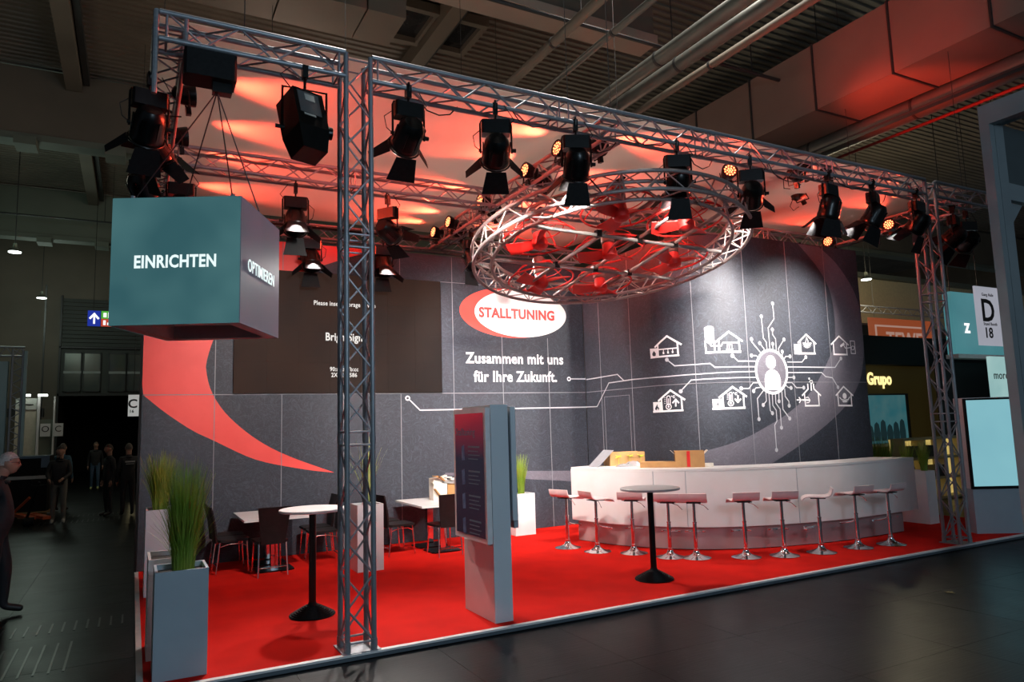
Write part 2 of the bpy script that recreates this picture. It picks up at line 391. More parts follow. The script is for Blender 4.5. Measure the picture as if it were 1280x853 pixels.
# long box casing along the girder over the middle
t = empty('cable_casing', (3, 12.6, 9.6), 'long beige boxed casing above the middle of the front truss', 'casing')
for x0, x1 in ((.2, 2.05), (2.08, 3.55), (3.58, 4.3)):
    g = MB(); g.box(x0, x1, 11.9, 13.0, 9.55, 10.2); g.build('casing_panel', HALLB, t)
# thin rails and rods under the roof
for (p0, p1, lab) in (((-26, 15.2, 10.9), (1.2, 15.2, 10.9), 'thin black rail crossing under the roof at far left'), ((1.0, 9.9, 9.0), (14, 9.9, 9.0), 'thin black rail running above the front truss'), ((-26, 31.8, 10.4), (6, 31.8, 10.4), 'farthest thin black rail under the dim left roof')):
    t = empty('ceiling_rail', p0, lab, 'rail'); g = MB(); g.cyl(p0, p1, .035, n=6); g.build('rail', STEELD, t)
    for q in range(6):
        x = p0[0]+(p1[0]-p0[0])*(q+.8)/6.2; g = MB(); g.cyl((x, p0[1], p0[2]), (x, p0[1], Z0-.1), .012, n=5); g.build('hanger_rod', STEELD, t)

# duct, flanges and pipes on the right
t = empty('ventilation_duct', (12.5, 9, 8), 'big square sheet-metal duct high above the bar', 'duct')
ys = [2.4, 4.1, 5.75, 7.42, 9.05, 10.7, 12.4, 14.1, 15.8]
DX0, DX1, DZ0, DZ1 = 11.85, 13.15, 8.0, 9.35
for a, c_ in zip(ys, ys[1:]):
    g = MB(); g.box(DX0, DX1, a+.02, c_-.02, DZ0, DZ1); g.build('duct_section', DUCTM, t)
    g = MB(); g.box(DX0-.025, DX1+.025, c_-.018, c_+.018, DZ0-.025, DZ1+.025); g.build('duct_flange', STEELD, t)
def pipe(name, x, z, r, y0, y1, lab, m=PIPEM, cat='pipe', rings=True):
    t = empty(name, (x, y0, z), lab, cat); g = MB(); g.cyl((x, y0, z), (x, y1, z), r, n=20); g.build('pipe_run', m, t)
    if rings:
        yy = y0+1.2
        while yy < y1: g = MB(); g.cyl((x, yy, z), (x, yy+.05, z), r+.012, n=20); g.build('pipe_clamp', STEELD, t); yy += 2.4
    return t
pipe('round_pipe', 13.45, 7.9, .22, 2, 16, 'thick round pipe glowing red beside the square duct')
pipe('round_pipe', 7.85, 8.15, .13, 3, 16, 'left of the twin silver pipes above the truss')
pipe('round_pipe', 8.3, 8.15, .13, 3, 16, 'right of the twin silver pipes above the truss')
pipe('round_pipe', 9.05, 8.3, .07, 3, 16, 'thin pale pipe between the twin pipes and the square duct', HALLB)
pipe('round_pipe', 6.9, 8.4, .06, 3, 16, 'thin grey pipe left of the twin silver pipes', PIPEM)
pipe('round_pipe', 6.35, 8.6, .09, 4, 16, 'dull brown pipe, leftmost of the pipes above the truss', HALLB)
pipe('sprinkler_pipe', 14.6, 8.0, .035, 2, 20, 'thin red pipe right of the round pipe', mat('red_pipe_paint', (.22, .02, .015), .5), 'pipe', False)
b = MB(); b.box(12.9, 13.05, 3, 15, 7.62, 7.66); tag(b.build('cable_tray', STEELD), 'narrow black cable tray under the square duct', 'cable tray')
# column in the right background
t = empty('hall_column', (16.2, 14, FZ), 'hall column standing behind the twin pipes', 'column')
g = MB(); g.box(15.6, 16.0, 13.8, 14.2, FZ, 9.9); g.build('shaft', HALLB, t); g = MB(); g.box(15.2, 16.4, 13.4, 14.6, 9.9, 10.1); g.build('capital', HALLG, t)
g = MB(); g.box(16.45, 16.65, 13.9, 14.1, FZ, 10); g.build('side_duct', DUCTM, t)

# far wall with big gate
w = MB(); w.box(-26, -3.25, 41, 41.4, FZ, 12.2); w.box(.35, 49, 41, 41.4, FZ, 12.2); w.box(-3.25, .35, 41, 41.4, 6.3, 12.2)
wf = tag(w.build('wall_far', HALLB), kind='structure')
w = MB(); w.box(-3.25, .35, 48, 48.2, FZ, 4.1); w.box(-3.45, -3.25, 41.4, 48.2, FZ, 4.1); w.box(.35, .55, 41.4, 48.2, FZ, 4.1); w.box(-3.45, .55, 41.4, 48.2, 4.1, 4.3)
tag(w.build('wall_gate_passage', VOID), kind='structure')
d = MB(); d.box(-3.25, .35, 40.95, 41.2, 4.0, 6.3)
gate = tag(d.build('door_1', DARKW), kind='structure')
for k in range(12):
    d = MB(); z = 6.4+k*.2; d.box(-3.2, .4, 40.86, 40.95, z, z+.17); d.build('shutter_slat', DARKW, gate)
d = MB(); d.box(-3.3, -3.22, 40.8, 41, FZ, 8.9); d.box(.34, .42, 40.8, 41, FZ, 8.9); d.box(-3.3, .42, 40.8, 41, 3.95, 4.06); d.box(-3.3, .42, 40.8, 41, 6.3, 6.38); d.build('frame', STEELD, gate)
GLASSD = mat('dim_window_glass', (.03, .04, .03), .15, 0, (.06, .065, .04), 1.2)
for k, x in enumerate((-3.08, -2.25, -1.15, -.33)):
    wv = empty('window_%d' % (k+1), (x, 40.9, 4.2), kind='structure')
    g = MB(); g.box(x+.03, x+.72, 40.88, 40.9, 4.2, 6.05); g.build('pane', GLASSD, wv)
    g = MB(); g.box(x, x+.75, 40.84, 40.89, 5.05, 5.17); g.build('transom', mat('pale_transom', (.30, .32, .30), .5), wv)
    g = MB(); g.box(x, x+.04, 40.85, 40.92, 4.15, 6.1); g.box(x+.71, x+.75, 40.85, 40.92, 4.15, 6.1); g.box(x, x+.75, 40.85, 40.92, 6.05, 6.1); g.box(x, x+.75, 40.85, 40.92, 4.15, 4.2); g.build('frame', STEELD, wv)
w = MB(); w.box(-26.3, -26, -2, 41, FZ, 12.2); tag(w.build('wall_left', HALLG), kind='structure')
w = MB(); w.box(49, 49.3, -2, 41, FZ, 12.2); tag(w.build('wall_right_hall', HALLB), kind='structure')
# dark pillar + cable conduit beside gate
b = MB(); b.box(-5.2, -3.6, 38.6, 38.9, 2.9, 3.3); b.box(-3.75, -3.68, 38.6, 38.7, FZ, 9); tag(b.build('wall_conduit', STEELD), 'dark conduit and bracket on the beige wall left of the gate', 'conduit')
# escape signs
t = empty('exit_sign', (-1.36, 30, 6.1), 'hanging blue sign with white arrow and green and red pictograms', 'sign')
for x in (-1.4, -.9): g = MB(); g.cyl((x, 30.02, 6.55), (x, 30.02, 12.15), .01, n=4); g.build('wire', WIRE, t)
g = MB(); g.box(-1.58, -1.17, 30, 30.05, 5.98, 6.55); g.build('blue_plate', emis('sign_blue', (.01, .03, .35), .9), t)
g = MB(); a = 29.985
g.sheet([(-1.40, a, 6.06), (-1.34, a, 6.06), (-1.34, a, 6.42), (-1.40, a, 6.42)], .004)
g.sheet([(-1.54, a, 6.27), (-1.49, a, 6.22), (-1.37, a, 6.37), (-1.37, a, 6.48)], .004); g.sheet([(-1.37, a, 6.48), (-1.37, a, 6.37), (-1.25, a, 6.22), (-1.20, a, 6.27)], .004)
g.build('arrow', emis('sign_white', (1, 1, 1), 1.2), t)
g = MB(); g.box(-1.15, -.7, 30, 30.05, 6.27, 6.55); g.build('green_plate', emis('sign_green', (.08, .4, .04), 1.0), t)
g = MB(); g.box(-1.15, -.7, 30, 30.05, 5.98, 6.26); g.build('red_plate', emis('sign_red', (.55, .06, .03), .9), t)
g = MB(); g.box(-1.08, -.98, 29.98, 30, 6.32, 6.48); g.box(-.93, -.86, 29.98, 30, 6.30, 6.5); g.box(-1.08, -1.0, 29.98, 30, 6.03, 6.2); g.box(-.95, -.84, 29.98, 30, 6.03, 6.12); g.build('pictogram', emis('sign_white', (1, 1, 1), 1.2), t)
# high-bay lamps
LAMPW = emis('lamp_disc', (.9, 1, .95), 6)
for (x, y, z, lab) in ((-3.57, 27.6, 8.0, 'upper of the two pendant lamps at far left'), (-3.67, 36.5, 8.0, 'lower, farther pendant lamp at far left'), (24.4, 17.1, 7.0, 'pendant lamp glowing between the wall end and the right tower')):
    t = empty('pendant_lamp', (x, y, z), lab, 'lamp', 'hall pendant lamps')
    g = MB(); g.lathe([(.05, .30), (.06, .18), (.17, .06), (.19, .02)], (x, y, z), 20); g.build('shade', HALLG, t)
    g = MB(); g.lathe([(.01, -.01), (.18, -.01), (.18, .015)], (x, y, z), 20); g.build('diffuser', LAMPW, t)
    g = MB(); g.cyl((x, y, z+.3), (x, y, 12.16), .015, n=5); g.build('suspension', STEELD, t)

# ------------------------------------------------------------------ left background stands
LB = mat('pale_blue_fabric_wall', (.30, .45, .48), .6, 0, (.26, .40, .44), 2)
t = empty('lit_booth', (-3.2, 24, FZ), 'pale blue lit booth wall edged with lattice truss at left edge', 'booth')
g = MB(); g.box(-6, -3.12, 24, 24.2, FZ, 4.1); g.build('wall_panel', LB, t)
for x in (-3.02, -2.78):
    rod('truss_chord', (x, 24, FZ), (x, 24, 4.45), .03, ALU, t)
for k in range(14):
    a = FZ+k*.32; rod('brace', (-3.02, 24, a), (-2.78, 24, a+.16), .014, ALU, t); rod('brace', (-2.78, 24, a+.16), (-3.02, 24, a+.32), .014, ALU, t)
for z in (4.25, 4.5): rod('top_chord', (-6, 24, z), (-2.75, 24, z), .03, ALU, t)
for k in range(10):
    x = -5.9+k*.32; rod('top_brace', (x, 24, 4.25), (x+.16, 24, 4.5), .014, ALU, t); rod('top_brace', (x+.16, 24, 4.5), (x+.32, 24, 4.25), .014, ALU, t)
g = MB(); g.box(-2.75, -2.68, 23.95, 24.1, FZ, 4.4); g.build('edge_profile', LB, t)
t = empty('white_booth', (-3.1, 30, FZ), 'small cream booth with two spot lamps behind the black case', 'booth')
g = MB(); g.box(-3.62, -3.0, 30, 30.1, FZ, 2.95); g.build('wall_panel', mat('cream_wall', (.62, .56, .44), .6), t)
g = MB(); g.box(-3.62, -3.0, 29.96, 30.0, 2.95, 3.35); g.build('fascia', mat('fascia_grey', (.45, .46, .42), .6), t)
g = MB(); g.sheet([(-3.55, 29.95, 3.12), (-3.35, 29.95, 3.05), (-3.35, 29.95, 3.2)], .004); g.box(-3.35, -3.1, 29.94, 29.955, 3.11, 3.14); g.build('arrow_mark', BLACKP, t)
g = MB(); g.box(-2.98, -2.9, 29.9, 30.05, FZ, 3.4); g.box(-2.5, -2.45, 29.9, 30.05, FZ, 3.4); g.build('post', WHITE, t)
g = MB(); g.box(-2.9, -2.5, 30, 30.08, FZ, 2.6); g.build('back_panel', HALLG, t)
for x, s in ((-2.86, 'O'), (-2.48, 'C')):
    g = MB(); g.box(x, x+.3, 29.85, 29.88, 2.0, 2.45); g.build('poster', WHITE, t); place_text(s, .3, STEELD, (x+.15, 29.845, 2.25), (1, 0, 0), (0, 0, 1), t)
for x in (-3.45, -2.95):
    g = MB(); g.box(x, x+.28, 29.6, 29.75, 3.4, 3.47); g.build('spot_lamp', emis('white_tube', (.9, 1, .9), 5), t)
# black flight case on a pallet
t = empty('flight_case', (-2.6, 22.4, FZ), 'long black flight case on a wooden pallet behind the pallet truck', 'case')
g = MB(); g.bbox(-3.4, -1.85, 22, 23, .12, 1.5, .05); g.build('body', BLACKP, t)
g = MB(); g.box(-3.38, -1.87, 21.97, 22, .92, 1.0); g.build('strap_band', mat('pale_band', (.4, .42, .42), .5), t)
g = MB(); g.box(-3.38, -1.87, 21.96, 22.02, 1.44, 1.5); g.box(-2.05, -1.87, 21.96, 22, 1.2, 1.45); g.build('edge_trim', mat('case_trim', (.12, .16, .2), .3, .4), t)
g = MB(); g.box(-2.75, -2.62, 21.96, 21.99, 1.18, 1.36); g.build('paper_label', PAPER, t)
for x in (-3.3, -2.9, -2.5, -2.1):
    g = MB(); g.box(x, x+.14, 22, 23, FZ, .06); g.build('pallet_block', mat('pallet_wood', (.25, .17, .08), .8), t)
g = MB(); g.box(-3.4, -1.8, 21.95, 23.05, .06, .1); g.build('pallet_deck', MC['pallet_wood'], t)
g = MB(); g.box(-3.1, -2.8, 21.97, 22.0, .2, .28); g.build('yellow_sticker', mat('yellow_sticker', (.6, .45, .05), .6), t)
# hand pallet truck
ORG = mat('orange_truck_paint', (.55, .09, .02), .45)
t = empty('pallet_truck', (-1.85, 19.6, FZ), 'orange hand pallet truck pulled by the man in grey trousers', 'pallet truck')
g = MB(); g.rbox((-2.2, 20.6, .12), (.16, 1.2, .07), Matrix.Rotation(.35, 3, 'Z')); g.build('fork', ORG, t)
g = MB(); g.rbox((-1.9, 20.45, .12), (.16, 1.2, .07), Matrix.Rotation(.35, 3, 'Z')); g.build('fork', ORG, t)
g = MB(); g.tube([(-2.1, 20.0, .1), (-1.98, 19.9, .5), (-1.86, 19.75, .95)], .03, 8); g.build('drawbar', BLACKP, t)
g = MB(); g.tube([(-2.0, 19.72, 1.0), (-2.02, 19.75, .88), (-1.86, 19.75, .86), (-1.7, 19.75, .88), (-1.72, 19.72, 1.0), (-2.0, 19.72, 1.0)], .018, 6); g.build('handle_loop', BLACKP, t)
g = MB(); g.tube([(-2.45, 20.3, .18), (-2.05, 19.95, .6)], .03, 6); g.build('side_tube', ORG, t)
g = MB(); g.cyl((-2.15, 19.95, .05), (-1.95, 19.95, .05), .1, n=14); g.build('wheel', BLACKP, t)
# stand number sign C
t = empty('stand_sign', (0, 20, 2.4), 'white hanging stand sign with a black C and 16', 'sign')
g = MB(); g.box(-.12, .2, 20, 20.04, 2.42, 2.95); g.build('board', emis('sign_board', (.55, .57, .55), .55, (.7, .7, .7)), t)
place_text('C', .3, STEELD, (-.02, 19.99, 2.72), (1, 0, 0), (0, 0, 1), t, bold=.006)
place_text('16', .1, STEELD, (-.04, 19.99, 2.54), (1, 0, 0), (0, 0, 1), t, bold=.003)
g = MB(); g.cyl((0, 20.02, 2.95), (0, 20.02, 12.15), .006, n=4); g.build('wire', WIRE, t)
# lit strip behind the couple
g = MB(); g.box(.0, .06, 24.8, 24.85, FZ, 1.3); tag(g.build('light_strip', emis('warm_strip', (.9, .75, .4), 1.2)), 'warm lit vertical strip beside the left end of the booth wall', 'light')

# ================================================================== BOOTH PLATFORM
t = empty('booth_platform', (6.7, 9.5, FZ), 'low booth platform covered with bright red carpet and edged in white', 'platform')
b = MB(); b.box(.13, 13.6, 6.42, 12.7, -.049, 0); b.build('carpet', CARPET, t)
b = MB(); b.box(.08, 13.64, 6.36, 6.42, -.012, .006); b.build('edge_trim', WHITEG, t)
b = MB(); b.box(.10, 13.64, 6.375, 6.415, -.049, -.012); b.build('edge_fascia', mat('edge_dark', (.10, .12, .14), .4), t)
b = MB(); b.box(.08, .13, 6.42, 12.7, -.049, -.001); b.build('side_trim', mat('side_trim_paint', (.5, .48, .47), .5), t)

# ================================================================== BOOTH WALLS
YB, XL, WT = 11.85, .10, 5.05
R0 = 1.2; CXc = 7.95+R0; CYc = 8.65+R0; LA = YB-CYc
def path(u):
    if u < LA: return (7.95, YB-u), (-1, 0)
    if u < LA+R0*pi/2:
        a = pi+(u-LA)/R0; return (CXc+R0*cos(a), CYc+R0*sin(a)), (cos(a), sin(a))
    return (CXc+u-LA-R0*pi/2, 8.65), (0, -1)
def onw(u, z, off):
    (x, y), (nx, ny) = path(u); return Vector((x+nx*off, y+ny*off, z))
b = MB(); b.box(XL, 7.95, YB+.02, YB+.12, .001, WT-.01)
wb = tag(b.build('wall_back', JOINT), kind='structure')
def zrange(r): return ((.006, 2.53), (2.545, WT-.002))[r]
for i in range(8):
    x0, x1 = XL+i+.006, min(XL+i+1-.006, 7.94)
    for r in (0, 1):
        z0, z1 = zrange(r)
        if r == 1 and 1 <= i <= 4:
            segs = []
            sx0, sx1 = 1.36, 4.86
            a0, a1 = (x0, sx0) if i == 1 else (sx1, x1) if i == 4 else (0, 0)
            if a1 > a0: segs.append((a0, a1, z0, 4.56))
            segs.append((x0, x1, 4.572, z1))
        else: segs = [(x0, x1, z0, z1)]
        for s_ in segs:
            b = MB(); b.box(s_[0], s_[1], YB, YB+.019, s_[2], s_[3]); b.build('panel', PANEL, wb)
b = MB(); b.box(XL-.03, XL, YB-.005, YB+.13, .001, WT); b.build('end_profile', BLACKP, wb)
def flat_y(pts, y, m, name, parent, t=.002):
    b = MB(); n = len(pts)
    b.add([(x, y, z) for x, z in pts]+[(x, y+t, z) for x, z in pts], [tuple(range(n)), tuple(reversed(range(n, 2*n)))]+[(i, n+i, n+(i+1) % n, (i+1) % n) for i in range(n)])
    return b.build(name, m, parent)
def spline(P, n=6, closed=False):
    out = []; N = len(P)
    for i in range(N if closed else N-1):
        g = lambda k: P[k % N] if closed else P[min(max(k, 0), N-1)]
        p0, p1, p2, p3 = g(i-1), g(i), g(i+1), g(i+2)
        for k in range(n):
            s = k/n
            out.append(tuple(.5*((2*b_)+(-a+c)*s+(2*a-5*b_+4*c-d)*s*s+(-a+3*b_-3*c+d)*s**3) for a, b_, c, d in zip(p0, p1, p2, p3)))
    if not closed: out.append(tuple(P[-1]))
    return out
# red crescent (behind the video wall)
inner = spline([(3.95, 5.045), (3.415, 4.952), (2.93, 4.77), (2.3, 4.49), (1.6, 4.02), (1.15, 3.56), (.98, 3.074), (.985, 2.828), (1.072, 2.545), (1.296, 2.209), (1.713, 1.838), (2.202, 1.555), (2.94, 1.249)])
outer = spline([(2.94, 1.249), (2.454, 1.327), (1.717, 1.516), (1.097, 1.836), (.791, 2.0), (.403, 2.287), (.11, 2.551)])
N_ = 60
def resample(P, n):
    L = [0]
    for a, c in zip(P, P[1:]): L.append(L[-1]+sqrt((a[0]-c[0])**2+(a[1]-c[1])**2))
    out = []
    for k in range(n+1):
        s = L[-1]*k/n; i = 0
        while i < len(L)-2 and L[i+1] < s: i += 1
        q = (s-L[i])/max(L[i+1]-L[i], 1e-9); out.append((P[i][0]+(P[i+1][0]-P[i][0])*q, P[i][1]+(P[i+1][1]-P[i][1])*q))
    return out
oo = [(.104, 5.045), (.104, 2.551)]+list(reversed(outer))[1:]
I = resample(inner, N_); O = resample([(3.9, 5.047)]+oo, N_)
b = MB(); vs = []
for y in (YB-.003, YB-.0005):
    vs += [(x, y, z) for x, z in I]+[(x, y, z) for x, z in O]
fs = []; K = N_+1
for i in range(N_): fs.append((i, i+1, K+i+1, K+i)); fs.append((2*K+i, 3*K+i, 3*K+i+1, 2*K+i+1))
b.add(vs, fs); b.build('red_crescent', REDP, wb)
flat_y([(4.9, 1.13), (6.489, 1.077), (7.945, 1.0), (7.945, .78), (6.485, .93), (4.9, 1.09)], YB-.003, BANDM, 'grey_band', wb)
def ell(cx, cz, a, c, n=64, t0=0): return [(cx+a*cos(2*pi*k/n+t0), cz+c*sin(2*pi*k/n+t0)) for k in range(n)]
flat_y(ell(6.36, 4.065, 1.12, .485), YB-.003, REDP, 'red_ellipse', wb)
flat_y(ell(6.545, 4.055, 1.0, .455), YB-.006, WHITEP, 'white_ellipse', wb, .003)
REDT = mat('red_lettering', (.74, .06, .05), .5)
place_text('STALLTUNING', .30, REDT, (6.45, YB-.008, 4.045), (1, 0, 0), (0, 0, 1), wb, 'lettering', .012, .003, fit=(1.64, .20))
place_text('Zusammen mit uns', .30, WHITEP, (6.39, YB-.004, 3.185), (1, 0, 0), (0, 0, 1), wb, 'lettering', .007, .003, fit=(2.10, .205))
place_text('für Ihre Zukunft.', .30, WHITEP, (6.39, YB-.004, 2.845), (1, 0, 0), (0, 0, 1), wb, 'lettering', .007, .003, fit=(1.785, .21))
def stroke_back(pts, w_, name):
    b = MB()
    for (x0, z0), (x1, z1) in zip(pts, pts[1:]):
        d = Vector((x1-x0, 0, z1-z0)).normalized(); n = Vector((-d.z, 0, d.x))*w_/2; e = d*w_*.4
        p = [Vector((x0, YB-.0035, z0))-e, Vector((x1, YB-.0035, z1))+e]
        b.sheet([p[0]-n, p[1]-n, p[1]+n, p[0]+n], .002)
    return b.build(name, GREYP, wb)
stroke_back([(4.25, 2.43), (4.446, 2.243), (7.945, 2.245)], .022, 'circuit_line')
stroke_back([(7.60, 2.805), (7.945, 2.805)], .022, 'circuit_line')
for c in ((4.22, 2.455), (7.56, 2.803)):
    b = MB(); n = 20
    vs = [(c[0]+r*cos(2*pi*k/n), y, c[1]+r*sin(2*pi*k/n)) for y in (YB-.004, YB-.001) for r in (.024, .044) for k in range(n)]
    fs = [(k, (k+1) % n, n+(k+1) % n, n+k) for k in range(n)]
    b.add(vs, fs+[tuple(2*n+i for i in f[::-1]) for f in fs]); b.build('circuit_end', WHITEP, wb)
# joint profiles, slightly proud of the print
def vprof(x, z0, z1): b = MB(); b.box(x-.005, x+.005, YB-.006, YB, z0, z1); b.build('frame_profile', JOINT, wb)
for i in range(1, 8):
    x = XL+i
    vprof(x, .01, 2.53)
    if i < 2 or i > 4: vprof(x, 2.545, 3.6 if 5 < i < 8 else WT-.01)
    else: vprof(x, 4.575, WT-.01)
b = MB(); b.box(XL+.01, 7.94, YB-.006, YB, 2.532, 2.543); b.build('frame_profile', JOINT, wb)
b = MB(); b.box(4.87, 7.94, YB-.005, YB, 4.561, 4.571); b.build('frame_profile', JOINT, wb)
# video wall
t = empty('video_wall', (3.1, YB-.03, 2.55), 'large dark brown switched-on video wall showing a storage message', 'screen')
b = MB(); b.box(1.36, 4.86, YB-.028, YB-.01, 2.55, 4.56); b.build('housing', BLACKP, t)
SCRM = emis('screen_dark', (.034, .016, .010), 1.0, (.004, .003, .003), .7, (.022, .012, .009), 1.0)
for i in range(7):
    for j in range(4):
        b = MB(); x = 1.36+i*.5; z = 2.55+j*.5025; b.box(x+.0008, x+.4992, YB-.034, YB-.028, z+.0008, z+.5017); b.build('led_panel', SCRM, t)
TX = emis('screen_text', (1, .95, .9), .9)
place_text('Please insert storage device', .135, TX, (3.12, YB-.037, 4.04), (1, 0, 0), (0, 0, 1), t, bold=.002, fit=(1.05, .10))
place_text('BrightSign', .25, TX, (3.10, YB-.037, 3.47), (1, 0, 0), (0, 0, 1), t, bold=.006, fit=(.62, .18))
place_text('90:ac:3f:7b:cc\n2XD431586', .10, TX, (3.1, YB-.037, 2.9), (1, 0, 0), (0, 0, 1), t, bold=.002, fit=(.48, .17))

# right wall: flank, rounded corner, front
UT = LA+R0*pi/2+2.95
b = MB(); us = [LA*k/4 for k in range(4)]+[LA+R0*pi/2*k/20 for k in range(21)]+[LA+R0*pi/2+1, UT]
P = [onw(u, 0, -.02) for u in us]; Q = [onw(u, 0, -.10) for u in us]; n = len(us)
vs = [(p.x, p.y, z) for z in (.001, WT-.01) for p in P]+[(p.x, p.y, z) for z in (.001, WT-.01) for p in Q]
fs = []
for i in range(n-1): fs += [(i, i+1, n+i+1, n+i), (2*n+i, 3*n+i, 3*n+i+1, 2*n+i+1), (n+i, n+i+1, 3*n+i+1, 3*n+i)]
fs += [(0, n, 3*n, 2*n), (n-1, 3*n-1, 4*n-1, 2*n-1)]
b.add(vs, fs); wr = tag(b.build('wall_right', JOINT), kind='structure')
def curved(u0, u1, z0, z1, off, th, name, m):
    k = max(1, int((u1-u0)/.06)) if u1 > LA-.01 and u0 < LA+R0*pi/2 else 1
    uu = [u0+(u1-u0)*i/k for i in range(k+1)]; b = MB(); n = k+1
    vs = [onw(u, z, off) for z in (z0, z1) for u in uu]+[onw(u, z, off-th) for z in (z0, z1) for u in uu]
    fs = []
    for i in range(k): fs += [(i, i+1, n+i+1, n+i), (2*n+i, 3*n+i, 3*n+i+1, 2*n+i+1), (n+i, n+i+1, 3*n+i+1, 3*n+i), (i, 2*n+i, 2*n+i+1, i+1)]
    fs += [(0, n, 3*n, 2*n), (n-1, 3*n-1, 4*n-1, 2*n-1)]
    b.add(vs, fs, False)
    for i in range(0, len(b.sm)-2, 4): b.sm[i] = True
    return b.build(name, m, wr)
UJ = [0, .54, 1.50, LA+R0*pi/4-.05, LA+R0*pi/2-.06, LA+R0*pi/2+1.0, LA+R0*pi/2+2.0, UT]
for a, c in zip(UJ, UJ[1:]):
    for r in (0, 1):
        z0, z1 = zrange(r); curved(a+.005, c-.005, z0, z1, 0, .018, 'panel', PANEL)
for u in UJ[1:-1]: curved(u-.005, u+.005, .01, WT-.01, .005, .005, 'frame_profile', JOINT)
curved(.01, UT-.01, 2.533, 2.541, .005, .005, 'frame_profile', JOINT)
# concealed door outline
for a, c, z0, z1 in ((.62, .628, .05, 2.42), (1.40, 1.408, .05, 2.42), (.62, 1.408, 2.412, 2.42)): curved(a, c, z0, z1, .0045, .004, 'door_outline', JOINT)
# printed artwork on the curved wall: strokes, dots and filled shapes in wall coordinates
def strip(b, p, q, w_, off):
    L = sqrt((q[0]-p[0])**2+(q[1]-p[1])**2)
    if L < 1e-6: return
    k = max(1, int(L/.12)); dx, dz = (q[0]-p[0])/L, (q[1]-p[1])/L; e = w_*.35
    p = (p[0]-dx*e, p[1]-dz*e); q = (q[0]+dx*e, q[1]+dz*e)
    vs = []
    for o_ in (off, off-.0015):
        for i in range(k+1):
            x, z = p[0]+(q[0]-p[0])*i/k, p[1]+(q[1]-p[1])*i/k
            vs += [onw(x-dz*w_/2, z+dx*w_/2, o_), onw(x+dz*w_/2, z-dx*w_/2, o_)]
    fs = []; m = 2*(k+1)
    for i in range(k): a = 2*i; fs += [(a, a+2, a+3, a+1), (m+a, m+a+1, m+a+3, m+a+2), (a, m+a, m+a+2, a+2), (a+1, a+3, m+a+3, m+a+1)]
    b.add(vs, fs)
def disc_uz(b, c, r, off, n=14, rz=None):
    rz = rz or r; P = [onw(c[0]+r*cos(2*pi*k/n), c[1]+rz*sin(2*pi*k/n), off) for k in range(n)]; Q = [onw(c[0]+r*cos(2*pi*k/n), c[1]+rz*sin(2*pi*k/n), off-.0015) for k in range(n)]
    b.add(P+Q, [tuple(range(n)), tuple(reversed(range(n, 2*n)))]+[(i, n+i, n+(i+1) % n, (i+1) % n) for i in range(n)])
def poly_uz(b, pts, off):
    n = len(pts); b.add([onw(u, z, off) for u, z in pts]+[onw(u, z, off-.0015) for u, z in pts], [tuple(range(n)), tuple(reversed(range(n, 2*n)))]+[(i, n+i, n+(i+1) % n, (i+1) % n) for i in range(n)])
